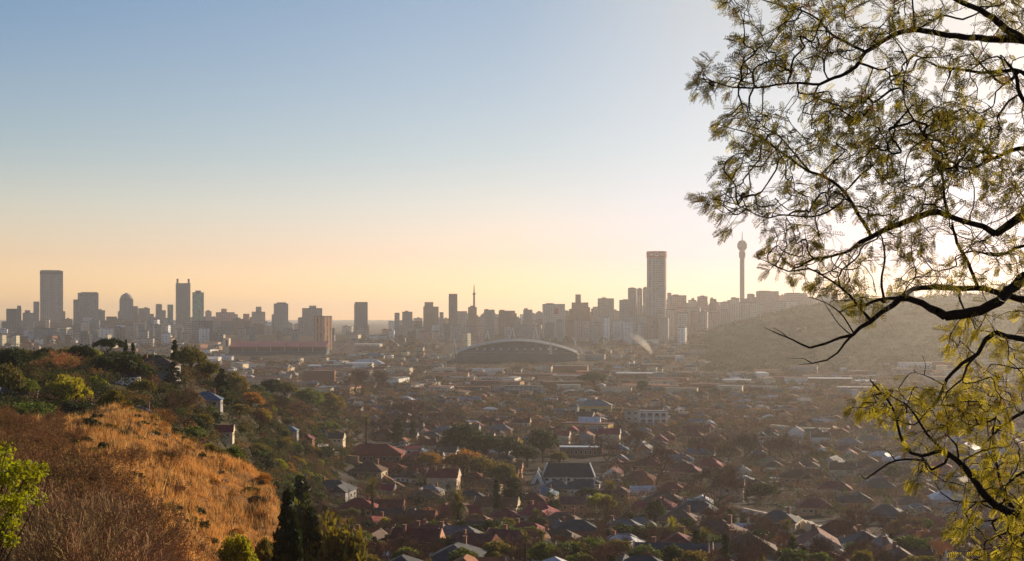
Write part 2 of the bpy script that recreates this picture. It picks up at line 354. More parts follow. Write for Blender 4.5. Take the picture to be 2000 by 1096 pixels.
M_red = mat('red_cladding', (.42,.1,.08), .6, .3, noise=.15, nscale=.1)
M_darkglass = mat('window_glass', (.02,.022,.026), .12, .5)
TONE = {'grey':'grey','dark':'dark grey','concrete':'concrete','beige':'beige','brick':'brick','teal':'teal','blue':'blue grey','white':'white','peach':'peach','pink':'pinkish','brown':'brown'}
SKY_THINGS = []      # (object, px centre, py top, noun)
def tower(name, label, x0, x1, yt, D, fm='grey', caps=(), rot=0, dep=.8, group=None, yb=None, cat='building', grooves=0, wings=()):
    cxp = (x0 + x1) / 2; X = (cxp - HX) / F * D; W = (x1 - x0) / F * D; zb = hzf(X, D) - 3
    if yb is not None: zb = min(zb, (HY - yb) / F * D)
    zt = (HY - yt) / F * D; H = zt - zb
    fr = -math.atan2(X, D) + rot
    if rot: W = W / (math.cos(abs(rot)) + dep * math.sin(abs(rot)))
    Dp = max(14, W * dep)
    e = empty(name, (X, D + Dp / 2, zb), fr); tag(e, label, cat, group)
    b = MB().box(-W/2, W/2, -Dp/2, Dp/2, 0, H)
    if grooves:
        for i in range(grooves):
            x = -W/2 + W * (i + .5) / grooves; b.box(x - W / grooves * .18, x + W / grooves * .18, -Dp/2 - 1.0, -Dp/2 - .02, 2, H - 8)
    for (a, c_, t) in wings:   # lower wings: fractions across, top py
        wz = (HY - t) / F * D - zb; b.box((a - .5) * W, (c_ - .5) * W, -Dp*.42, Dp*.42, 0, wz)
    b.build('body', FAC[fm], e)
    pr = MB().box(-W/2 + .1, W/2 - .1, -Dp/2 + .1, Dp/2 - .1, H + .003, H + 1.4)
    pr.build('parapet', M_roofgrey, e)
    for (a, c_, t) in caps:
        cz_ = (HY - t) / F * D - zb
        MB().box((a - .5) * W, (c_ - .5) * W, -Dp*.3, Dp*.3, H + 1.41, max(cz_, H + 3)).build('plant_room', FAC[fm], e)
    SKY_THINGS.append((e, cxp, yt, name)); return e, W, Dp, H, zb

T = tower
T('office_building', 'dark slab block with a small box on its roof corner, at the left frame edge', 9, 37, 604, 3900, 'dark', [(.72, .98, 597)], cat='office block')
T('apartment_block', 'stepped grey block between the roof-box slab and the giant rectangular tower', 42, 62, 612, 3950, 'grey', [(.2,.7,606)], cat='apartment block')
T('office_building', 'narrow block hugging the left flank of the widest tall tower', 64, 75, 590, 4300, 'grey', cat='office block')
e, W, Dp, H, zb = T('skyscraper', 'widest and tallest rectangular dark tower of the left skyline, with a dark crown band', 74, 117, 530, 4400, 'grey', [(.03,.9,527.5)], cat='skyscraper', grooves=9, dep=.75)
MB().box(-W/2 - .5, W/2 - .5, -Dp/2 - 1.3, Dp/2 + .5, H - 9, H - 1).build('crown_band', M_roofgrey, e)
T('office_building', 'low block at the right foot of the widest tall tower', 117, 126, 609, 4350, 'grey', cat='office block')
T('office_building', 'slim side slab left of the broad squarish blue grey tower', 142, 151, 586, 4250, 'dark', cat='office block')
e, W, Dp, H, zb = T('office_tower', 'broad squarish blue grey tower standing behind a pale podium block', 148, 187, 573, 4200, 'blue', [(.15,.95,570.5)], cat='office tower', grooves=7)
T('office_building', 'pale grey podium block in front of the squarish blue grey tower', 160, 178, 620, 3800, 'white', cat='office block')
T('office_building', 'beige slab beside the pale podium block', 177, 187, 624, 3700, 'beige', cat='office block')
T('apartment_block', 'grey block with slanting roofline right of the squarish tower', 188, 203, 607, 4100, 'grey', [(.1,.6,604)], cat='apartment block')
e, W, Dp, H, zb = T('domed_tower', 'grey tower with a rounded dome top in the left skyline', 231, 257, 585, 4100, 'grey', cat='office tower', wings=((-.1,.1,609),))
dm = MB().lathe([(W*.46*math.cos(t), H + 1.5 + W*.42*math.sin(t)) for t in [i*math.pi/2/6 for i in range(7)][:-1]] + [(W*.12, H + W*.42 + 1), (W*.1, H + W*.5)], 20)
dm.build('dome', M_conc, e, smooth=True)
T('office_building', 'grey block touching the right side of the domed tower', 257, 268, 599, 4150, 'dark', cat='office block')
T('apartment_block', 'wide sloping topped block right of the domed tower', 268, 290, 603, 4000, 'concrete', [(.5,.8,600)], cat='apartment block', wings=((.9,1.35,613),))
T('office_building', 'flat topped grey slab first of two slabs before the horned tower', 303, 315, 596, 3900, 'grey', [(.1,.9,594.5)], cat='office block', wings=((.9,1.6,606),))
T('office_building', 'narrow teal tinted slab immediately left of the horned tower', 326, 337, 596, 4000, 'teal', cat='office block')
e, W, Dp, H, zb = T('horned_tower', 'tall grey tower with two upright horns on its roof', 341, 369, 554, 4100, 'grey', cat='office tower', grooves=5)
for s in (-1, 1): MB().box(s*W*.38 - 2.6, s*W*.38 + 2.6, -3, 3, H + 1.41, H + 14).build('horn', M_roofgrey, e)
T('glass_tower', 'teal green glass tower right of the horned tower', 374, 396, 572, 4000, 'teal', [(.25,.75,567.5)], cat='office tower', grooves=4)
T('apartment_block', 'small cream topped block right of the teal green tower', 400, 412, 609, 3900, 'concrete', [(.2,.7,606)], cat='apartment block')
T('apartment_block', 'wide stepped pinkish block with raised centre, past the teal green tower', 419, 455, 611, 3800, 'pink', [(.28,.58,603)], cat='apartment block')
T('office_building', 'dark faced low slab with brown side wing behind the red-roofed stand', 371, 412, 628, 3000, 'dark', rot=.5, cat='office block', dep=1)
T('apartment_block', 'short narrow brown block left of the block with the raised central tower', 474, 486, 614, 3800, 'brown', cat='apartment block')
T('apartment_block', 'concrete block whose narrow central tower rises above both shoulders', 490, 516, 610, 3750, 'concrete', [(.3,.72,599)], cat='apartment block')
T('office_tower', 'squared grey tower with stepped cap standing clear between lower blocks', 533, 561, 594, 3700, 'grey', [(.2,.85,590.5)], cat='office tower', wings=((-.14,.1,614),))
T('office_building', 'grey tower with raised centre behind the orange-sided brown block', 588, 627, 603, 3500, 'concrete', [(.35,.7,597)], cat='office tower', wings=((-.2,.1,620),))
e, W, Dp, H, zb = T('brick_tower', 'brown slab tower with its right side lit orange', 612, 647, 618.5, 2750, 'brick', rot=-.72, dep=1.0, cat='apartment block')
T('office_building', 'lone dark rectangular tower standing clear right of the brown slab', 692, 717, 591, 3800, 'dark', cat='office tower', wings=((-.05,.3,594),))
T('apartment_block', 'pair of low joined blocks left of the stepped three-tier block', 770, 780, 612, 3600, 'grey', cat='apartment block')
T('apartment_block', 'low block with roof hut left of the stepped three-tier block', 785, 805, 610, 3600, 'concrete', [(.25,.6,607)], cat='apartment block')
T('apartment_block', 'grey brown stepped block with highest tier on its left', 826, 856, 600, 3650, 'brown', [(.08,.65,590)], cat='apartment block')
T('apartment_block', 'small square block between the stepped block and the slim dark tower', 858, 866, 611, 3650, 'concrete', cat='apartment block')
T('office_building', 'slim dark tower left of the broadcast mast', 876, 893, 575, 3600, 'dark', cat='office tower', grooves=3)
T('apartment_block', 'plain low block behind the slim dark tower', 893, 912, 609, 3550, 'concrete', cat='apartment block')
T('apartment_block', 'peaked brown block at the foot of the broadcast mast', 914, 931, 601, 3500, 'brown', [(.25,.75,597)], cat='apartment block')
T('apartment_block', 'wide low flat block first right of the broadcast mast', 945, 966, 606, 3450, 'concrete', [(.1,.4,604)], cat='apartment block')
T('apartment_block', 'long low block second right of the broadcast mast', 974, 1006, 608, 3450, 'brown', [(.05,.35,605)], cat='apartment block', wings=((.8,1.1,612),))
T('apartment_block', 'short block with dark roof hut between two longer blocks', 1022, 1040, 606, 3400, 'concrete', [(.1,.5,602)], cat='apartment block')
e, W, Dp, H, zb = T('apartment_block', 'broad pale block with an overhanging top floor and pink sign', 1060, 1104, 595, 3300, 'beige', [(.15,.5,592)], cat='apartment block')
MB().box(W*.04, W*.2, -Dp/2 - .6, -Dp/2 - .05, H - 22, H - 8).build('sign', M_red, e)
T('apartment_block', 'stepped pyramid shaped block with a narrow dark peak', 1117, 1150, 592, 3400, 'brown', [(.22,.55,575)], cat='apartment block', wings=((-.1,.2,603), (.7,1.1,600)))
T('apartment_block', 'flat topped dark crowned block left of the clustered pale slabs', 1168, 1200, 584, 3350, 'beige', [(.25,.5,580.5)], cat='apartment block', wings=((-.3,.1,599),))
T('apartment_block', 'low brown shoulder block before the clustered pale slabs', 1210, 1228, 587, 3300, 'grey', [(.4,.9,585)], cat='apartment block')
T('apartment_block', 'leftmost of three pale slabs stacked beside the tallest tower', 1227, 1244, 564, 3320, 'concrete', [(.2,.8,562)], cat='apartment block')
T('apartment_block', 'middle of three pale slabs stacked beside the tallest tower', 1244.5, 1255, 565, 3300, 'beige', [(.3,.7,562)], cat='apartment block')
T('apartment_block', 'pale slab touching the left flank of the tallest tower', 1256, 1266, 563, 3340, 'concrete', [(.3,.7,560)], cat='apartment block')
# the round tower
D = 3200; X = (1284.5 - HX) / F * D; zb = hzf(X, D) - 3; Rr = 19.3 / F * D; H = (HY - 490.5) / F * D - zb
e = tag(empty('round_tower', (X, D + Rr, zb), -math.atan2(X, D)), 'tallest tower on the right skyline, grey cylinder with a red sign band', 'skyscraper')
MB().lathe([(Rr, 0), (Rr, H - 14)], 40).build('body', FAC['grey'], e)
sb = MB().lathe([(Rr + .8, H - 13.99), (Rr + .8, H - 1.5)], 40).build('sign_band', M_red, e)
MB().lathe([(Rr + .4, H - 1.49), (Rr + .4, H)], 40).build('roof_rim', M_roofgrey, e)
lg = MB()
def onring(a, z, w_, h_):
    th = a / (Rr + .8); c_ = Vector((math.sin(th) * (Rr + 1.0), -math.cos(th) * (Rr + 1.0), z)); u = Vector((math.cos(th), math.sin(th), 0))
    n_ = Vector((math.sin(th), -math.cos(th), 0)); q = [c_ + u * a_ * w_ / 2 + Vector((0, 0, b_ * h_ / 2)) for a_, b_ in ((-1, -1), (1, -1), (1, 1), (-1, 1))]
    lg.add(q + [p - n_ * .25 for p in q], [(0, 1, 2, 3), (7, 6, 5, 4), (0, 4, 5, 1), (1, 5, 6, 2), (2, 6, 7, 3), (3, 7, 4, 0)])
for i in range(16): t = 2 * math.pi * i / 16; onring(3.6 * math.cos(t), H - 7.2 + 3.6 * math.sin(t), 1.5, 1.5)
for a in (-16, -14, -11.6, -9, 8, 10.4, 13, 15.6): onring(a, H - 7.6, 1.3, 5.2 if int(abs(a)) % 2 else 4)
for a in (-12.8, -9.9, 9.2, 14.3): onring(a, H - 6.4, 1.8, 1)
lg.build('logo', M_white, sb)
SKY_THINGS.append((e, 1284, 491, 'round_tower'))
T('apartment_block', 'thin slab touching the right flank of the tallest tower', 1304, 1312, 573, 3350, 'concrete', cat='apartment block')
T('apartment_block', 'wide pinkish block right of the tallest tower', 1312, 1342, 578, 3400, 'pink', [(.1,.5,575)], cat='apartment block')
T('apartment_block', 'low block with small roof hut between two wider pink blocks', 1345, 1361, 587, 3400, 'beige', [(.4,.75,582)], cat='apartment block')
T('apartment_block', 'pinkish block with raised middle, halfway to the concrete telecom tower', 1363, 1383, 580, 3400, 'pink', [(.3,.7,577)], cat='apartment block')
T('apartment_block', 'narrow pointed block before the skyline gap left of the telecom tower', 1387, 1400, 585, 3400, 'brown', [(.1,.5,581)], cat='apartment block')
T('apartment_block', 'lowest block in the skyline gap left of the telecom tower', 1408, 1425, 591, 3400, 'beige', [(.3,.7,589)], cat='apartment block')
T('apartment_block', 'beige block at the left foot of the telecom tower', 1428, 1445, 583, 3400, 'beige', [(.1,.6,580.5)], cat='apartment block')
T('apartment_block', 'beige block at the right foot of the telecom tower', 1460, 1475, 576, 3400, 'pink', [(.1,.8,573.5)], cat='apartment block')
T('apartment_block', 'wide tall pink block on the rise right of the telecom tower', 1480, 1524, 570, 3400, 'pink', [(.1,.6,568)], cat='apartment block')
T('apartment_block', 'wide pink block half behind the tree twigs, second right of the telecom tower', 1535, 1580, 574, 3400, 'pink', [(.1,.7,572)], cat='apartment block')
T('apartment_block', 'pale block glimpsed through the branch tangle near the hilltop', 1600, 1640, 576, 3450, 'beige', cat='apartment block')
T('apartment_block', 'pale block behind the hill crest under the thick branch', 1668, 1700, 575, 3450, 'concrete', cat='apartment block')
T('apartment_block', 'farthest right pale block over the hill crest behind leaves', 1740, 1790, 572, 3450, 'beige', cat='apartment block')
# telecom tower
D = 3500; X = (1449.5 - HX) / F * D; zb = hzf(X, D) - 3; q = D / F; zz = lambda y: (HY - y) * q - zb
e = tag(empty('telecom_tower', (X, D, zb)), 'slender concrete telecom tower with a round pod near its top', 'telecom tower')
MB().lathe([(6.2, 0), (5.6, zz(505))], 20).build('shaft', M_conc, e)
MB().lathe([(5.6, zz(505) + .01), (8, zz(502)), (8, zz(493)), (6, zz(491))], 20).build('lower_pod', M_conc, e)
MB().lathe([(5, zz(491) + .01), (9.5, zz(487)), (12, zz(483)), (12, zz(477)), (9.5, zz(473)), (6, zz(470))], 20).build('pod', M_conc, e)
MB().bar((0, 0, zz(470)), (0, 0, zz(452)), 1.4, r2=.5).build('antenna', M_conc, e)
# broadcast mast
D = 3700; X = (926 - HX) / F * D; zb = hzf(X, D) - 3; q = D / F
e = tag(empty('broadcast_mast', (X, D, zb)), 'thin broadcast mast with a yellow upper pole on the central skyline', 'mast')
M_yel = mat('yellow_paint', (.6,.42,.12), .6)
MB().bar((0, 0, 0), (0, 0, zz(576)), 3.4, n=8, r2=2.8).build('shaft', M_conc, e)
MB().lathe([(2.8, zz(576) + .01), (4.2, zz(575)), (4.2, zz(573)), (2, zz(572))], 12).build('collar', M_roofgrey, e)
MB().bar((0, 0, zz(572) + .01), (0, 0, zz(556)), 2.0, n=8, r2=.9).build('pole', M_yel, e)
D = 3300; X = (1818 - HX) / F * D; zb = hzf(X, D); q = D / F
e = tag(empty('radio_mast', (X, D, zb)), 'thin radio mast on the hill seen through the branches', 'mast')
MB().bar((0, 0, 0), (0, 0, zz(527)), 1.6, n=6, r2=1.0).build('pole', M_conc, e)
MB().bar((-3, 0, zz(560)), (3, 0, zz(560)), .5).build('crossarm', M_conc, e)

# filler blocks between the named ones, each a building of its own
ENV = [(0,632),(60,630),(140,624),(200,616),(230,612),(300,616),(330,624),(400,616),(460,615),(520,625),(570,630),(640,634),(690,636),(740,634),(770,627),(830,620),(870,618),(900,614),(940,613),(1000,613),(1050,611),(1110,606),(1160,606),(1210,602),(1265,598),(1310,588),(1400,593),(1480,580),(1600,582),(1700,590),(1800,590)]
rr = random.Random(5)
fill = []
for lay, (dy, D0, gap) in enumerate([(0, 4300, 0), (9, 3700, 1), (19, 3150, 3), (28, 2950, 4)]):
    x = -20.0
    while x < (1990 if lay == 0 else 1560 if lay < 2 else 1390):
        w_ = rr.uniform(11, 23) * (1 if lay < 2 else .95); env = float(np.interp(x + w_/2, [a for a, _ in ENV], [b for _, b in ENV]))
        yt = env + dy + rr.uniform(-3, 7)
        hot = 1000 < x < 1600
        if lay == 3 and (870 < x < 1150 or 430 < x < 660 or x > 1300 or rr.random() < .35): x += w_; continue
        if (lay == 2 and not hot and rr.random() < .5) or (640 < x < 760 and rr.random() < .6): x += w_; continue
        if lay == 0 and x > 1280: D_ = 3480
        elif lay == 1 and x > 1280: D_ = 3250 if x < 1400 else 3420
        else: D_ = D0 - (600 if hot and lay == 0 else 250 if hot and lay == 1 else 0)
        D_ += rr.uniform(-60, 60)
        if lay == 2 and 880 < x < 1140: D_ = max(D_, 3000)
        fill.append((x, x + w_, yt, D_)); x += w_ + rr.uniform(-2, 3) + gap * rr.uniform(0, 3)
for x0, x1, yt, D_ in fill:
    cols = ['grey','concrete','brown','beige','white','dark','blue'] if x0 < 640 else ['concrete','beige','brown','pink','concrete','grey','white'] if x0 < 1300 else ['beige','pink','concrete','pink']
    fm = rr.choice(cols)
    caps = [] if rr.random() < .35 else [(a := rr.uniform(.05, .45), a + rr.uniform(.2, .5), yt - rr.uniform(1.5, 4))]
    T('apartment_block', None, x0, x1, yt, D_, fm, caps, rot=rr.choice([0, 0, .12, -.15, .3]), cat='apartment block', group='apartment blocks packed along the city ridge', dep=rr.uniform(.5, .9))
    SKY_THINGS[-1][0]['tonew'] = TONE[fm]
# pale low blocks below the left skyline, catching the sun on their right faces
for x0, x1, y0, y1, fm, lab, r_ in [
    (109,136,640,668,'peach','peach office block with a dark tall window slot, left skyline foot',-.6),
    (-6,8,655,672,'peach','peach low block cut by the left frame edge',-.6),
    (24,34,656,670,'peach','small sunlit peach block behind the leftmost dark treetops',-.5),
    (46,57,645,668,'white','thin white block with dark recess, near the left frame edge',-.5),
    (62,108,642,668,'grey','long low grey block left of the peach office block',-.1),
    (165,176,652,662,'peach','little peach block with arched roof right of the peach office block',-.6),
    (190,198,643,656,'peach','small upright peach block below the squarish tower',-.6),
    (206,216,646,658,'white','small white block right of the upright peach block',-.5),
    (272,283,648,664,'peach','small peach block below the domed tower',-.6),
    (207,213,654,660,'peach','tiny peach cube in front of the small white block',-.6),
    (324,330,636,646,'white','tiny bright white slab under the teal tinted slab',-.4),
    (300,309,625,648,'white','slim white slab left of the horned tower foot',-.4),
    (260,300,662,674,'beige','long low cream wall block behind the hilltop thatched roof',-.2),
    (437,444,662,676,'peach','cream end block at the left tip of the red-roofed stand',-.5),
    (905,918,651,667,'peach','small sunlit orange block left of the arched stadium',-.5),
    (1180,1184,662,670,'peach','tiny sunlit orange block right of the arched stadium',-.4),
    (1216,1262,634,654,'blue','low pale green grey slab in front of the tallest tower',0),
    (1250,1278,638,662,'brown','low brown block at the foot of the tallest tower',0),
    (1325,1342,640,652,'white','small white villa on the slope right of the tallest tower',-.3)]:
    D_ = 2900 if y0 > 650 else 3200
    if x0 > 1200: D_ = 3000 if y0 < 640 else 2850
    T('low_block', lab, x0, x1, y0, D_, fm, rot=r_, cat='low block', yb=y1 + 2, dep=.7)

# ------------------------------------------------------------------ stadiums
M_rroof = mat('red_roof_sheet', (.24,.075,.08), .55, .3, noise=.15, nscale=.08)
M_stand = mat('stand_concrete', (.12,.125,.13), .85, .2, noise=.25, nscale=.1)
M_cream = mat('cream_plaster', (.62,.5,.36), .75, .2, noise=.15, nscale=.15)
M_pink = mat('pink_steel', (.55,.36,.3), .6, .3)
D = 2600; q = D / F; X0 = (450 - HX) * q; X1 = (640 - HX) * q; zb = -62
zt = lambda y: (HY - y) * q - zb
e = tag(empty('stadium', (0, D, zb)), 'long stadium stand under a segmented dusky red roof', 'stadium')
n = 7; seg = (X1 - X0) / n
for i in range(n):
    m = MB(); a, b = X0 + i * seg + .8, X0 + (i + 1) * seg - .8
    m.add([(a, -14, zt(677)), (b, -14, zt(677)), (b, 22, zt(667)), (a, 22, zt(667)), (a, -14, zt(677) - 3), (b, -14, zt(677) - 3), (b, 22, zt(667) - 3), (a, 22, zt(667) - 3)], [(0,1,2,3),(4,7,6,5),(0,4,5,1),(1,5,6,2),(2,6,7,3),(3,7,4,0)])
    m.build('roof_panel', M_rroof, e)
m = MB().box(X0, X1, -4, 24, 0, zt(679)).box(X0, X1, -16, -4.1, 0, zt(686)).box(X0, X1, -30, -16.1, 0, zt(691)); m.build('stand', M_stand, e)
for i in range(n + 1): MB().bar((X0 + i * seg, -15, zt(686)), (X0 + i * seg, -13, zt(678)), .7).build('roof_post', M_conc, e)
MB().box((440 - HX) * q, X0 - 1, -10, 8, 0, zt(661)).build('end_tower', M_cream, e)
MB().box((443 - HX) * q, (447 - HX) * q, -10.4, -10.02, zt(676), zt(664)).build('dark_opening', M_stand, e)
m = MB(); pts = [(650,702),(655,688),(662,676),(672,671)]
for k in (0, 8):
    for (a, b), (c_, d_) in zip(pts, pts[1:]): m.bar(((a - HX) * q + k, -20, zt(b)), ((c_ - HX) * q + k, -20, zt(d_)), 1.3)
    m.bar(((672 - HX) * q + k - 6, -20, zt(671)), ((683 - HX) * q + k, -20, zt(702)), 1.3)
for t in (.2, .45, .7):
    m.bar((((650 + 12 * t) - HX) * q, -20, zt(702 - 26 * t)), (((683 - 6 * (t)) - HX) * q, -20, zt(702 - 20 * t)), .8)
m.build('roof_truss', M_pink, e)
m = MB()
for i in range(6): m.box((646 + i * 6 - HX) * q, (650 + i * 6 - HX) * q, -26, -21, 0, zt(694 - (i % 3) * 2))
m.build('corner_stand', M_rroof, e)
# arched stadium
D = 2450; q = D / F; cx_ = (1009 - HX) * q; a_ = 121 * q; b_ = 62; zb = -70
e = tag(empty('arched_stadium', (cx_, D, zb)), 'low dark stadium with a wide arched roof edge and pale raking masts', 'stadium')
zt = lambda y: (HY - y) * q - zb
rim = lambda t: zt(690 - 26.5 * max(0, math.sin(math.pi * t)) ** .8)
n = 48; vs = []; fs = []
for i in range(n + 1):
    t = i / n; x = -a_ + 2 * a_ * t; yy = -b_ * math.sqrt(max(0, 1 - (x / a_) ** 2)) * .9
    vs += [(x, yy - 4, 0), (x, yy, rim(t) - 5), (x, yy - 6, rim(t) - 3.2), (x, yy - 6, rim(t) - 1.6), (x, yy + 42, rim(t) + 2)]
for i in range(n):
    for k in range(4): fs.append((i*5 + k, (i+1)*5 + k, (i+1)*5 + k + 1, i*5 + k + 1))
m = MB(); m.add(vs, fs, 0)
for i, f in enumerate(m.f): m.m[i] = (0, 1, 1, 2)[i % 4]
m.build('arched_stand', [M_stand, mat('roof_rim_dull', (.22,.21,.19)), mat('roof_sheet_dark', (.13,.14,.15), .5, .3)], e)
m = MB()
for i in range(9, 40, 3):
    t = i / n; x = -a_ + 2 * a_ * t; yy = -b_ * math.sqrt(1 - (x / a_) ** 2) * .9
    m.box(x - 1.6, x + 1.6, yy - 4.6, yy - 3.9, zt(682), zt(679))
m.build('lit_opening', M_white, e)
MB().box(-a_ * .95, a_ * .95, -b_ - 12, -b_ - 6, 0, zt(690)).build('lower_wall', M_stand, e)
for y_, k_ in ((683.5, .8), (687, .9)): MB().box(-a_ * k_, a_ * k_, -b_ - 12.4, -b_ - 12.05, zt(y_ + .25), zt(y_ - .35)).build('seating_rail', M_conc, e)
def mast(x, yb_, yt_, lean, two=True, y=0, r=.8):
    m = MB(); xx = (x - 1009) * q
    m.bar((xx + lean * q, y, zt(yb_)), (xx, y + 3, zt(yt_)), r * 1.3, r2=r * .7)
    if two: m.bar((xx - lean * q, y, zt(yb_)), (xx, y + 3, zt(yt_)), r * 1.2, r2=r * .6)
    m.build('mast', M_white, e)
for a in ((952, 663, 646, 4, True, 0), (1001, 661, 640, 5, True, 0), (1046, 662, 638, 5, True, 0), (1118, 675, 658, 6, False, -20), (890, 690, 660, 4, True, -50), (1073, 702, 662, 2.5, True, -70), (1130, 690, 676, -5, True, -30)): mast(*a)

# ------------------------------------------------------------------ smoke
def volmat(name, col, dens, aniso=.2, noise=None):
    m = bpy.data.materials.new(name); m.use_nodes = True; t = m.node_tree; n = t.nodes
    n.remove(n['Principled BSDF']); v = n.new('ShaderNodeVolumePrincipled'); v.inputs['Color'].default_value = (*col, 1)
    v.inputs['Density'].default_value = dens; v.inputs['Anisotropy'].default_value = aniso
    t.links.new(v.outputs[0], n['Material Output'].inputs['Volume'])
    if noise:
        tc = n.new('ShaderNodeTexCoord'); nz = n.new('ShaderNodeTexNoise'); nz.inputs['Scale'].default_value = noise; nz.inputs['Detail'].default_value = 3
        t.links.new(tc.outputs['Object'], nz.inputs[0]); mr = n.new('ShaderNodeMapRange'); mr.inputs[1].default_value = .42; mr.inputs[2].default_value = .62
        mr.inputs[3].default_value = 0; mr.inputs[4].default_value = dens; t.links.new(nz.outputs[0], mr.inputs[0]); t.links.new(mr.outputs[0], v.inputs['Density'])
    return m
D = 2300; q = D / F; vs = []; n = 12; path = [(1272,692,3),(1270,686,4.5),(1264,678,6),(1256,670,8),(1247,662,9),(1238,656,9),(1228,652,6)]
for x, y, r in path:
    for i in range(n):
        t = 2 * math.pi * i / n; vs.append(((x - HX) * q + r * q * math.cos(t), D + r * q * math.sin(t), (HY - y) * q + r * .3 * q * math.cos(t)))
fs = [(k*n + i, k*n + (i+1) % n, (k+1)*n + (i+1) % n, (k+1)*n + i) for k in range(len(path) - 1) for i in range(n)] + [tuple(range(n - 1, -1, -1)), tuple((len(path)-1)*n + i for i in range(n))]
m = MB(); m.add(vs, fs); sm = m.build('smoke', volmat('smoke', (.95,.9,.82), .07, .3, .03)); tag(sm, kind='stuff')

# ------------------------------------------------------------------ houses of the valley
def roofmat(name, c, rough=.75, spec=.25, stripes=2.2):
    m = mat(name, c, rough, spec, noise=.4, nscale=.45, rnd=.16, detail=6); t = m.node_tree; n = t.nodes
    b = n['Principled BSDF']; wv = n.new('ShaderNodeTexWave'); wv.inputs['Scale'].default_value = stripes; wv.bands_direction = 'X'
    tc = n.new('ShaderNodeTexCoord'); t.links.new(tc.outputs['Object'], wv.inputs[0]); bp = n.new('ShaderNodeBump'); bp.inputs['Strength'].default_value = .25
    t.links.new(wv.outputs[0], bp.inputs['Height']); t.links.new(bp.outputs[0], b.inputs['Normal']); return m
ROOF = {
 'maroon': roofmat('maroon_roof', (.15,.028,.028)), 'dark red': roofmat('dark_red_roof', (.22,.034,.03)), 'red brown': roofmat('red_brown_roof', (.13,.058,.042)),
 'brown': roofmat('brown_roof', (.12,.075,.05)), 'orange tiled': roofmat('orange_tile_roof', (.25,.1,.05)), 'slate': roofmat('slate_roof', (.055,.06,.072)),
 'grey': roofmat('grey_roof', (.17,.17,.175)), 'silver': roofmat('silver_roof', (.5,.5,.5), .4, .5), 'blue': roofmat('blue_roof', (.12,.19,.27)), 'green': roofmat('green_roof', (.05,.11,.085)),
}
WALL = {
 'cream': mat('cream_wall', (.72,.6,.43), .85, .15, noise=.15, nscale=.6, rnd=.08), 'white': mat('white_wall', (.75,.72,.66), .85, .15, noise=.1, nscale=.6, rnd=.05),
 'peach': mat('peach_wall', (.55,.33,.2), .85, .15, noise=.15, nscale=.6, rnd=.1), 'face brick': mat('face_brick_wall', (.27,.13,.08), .9, .1, noise=.2, nscale=2., rnd=.1),
 'grey': mat('grey_wall', (.34,.32,.3), .85, .15, noise=.15, nscale=.6, rnd=.1), 'yellow': mat('yellow_wall', (.6,.4,.14), .85, .15, noise=.15, nscale=.6),
}
M_frame = mat('window_frame', (.7,.67,.6), .6); M_door = mat('door_paint', (.12,.06,.035), .6); M_chim = mat('chimney_brick', (.3,.15,.1), .9)
M_sheet = mat('bare_metal_sheet', (.5,.5,.5), .45, .4, noise=.2, nscale=.8)
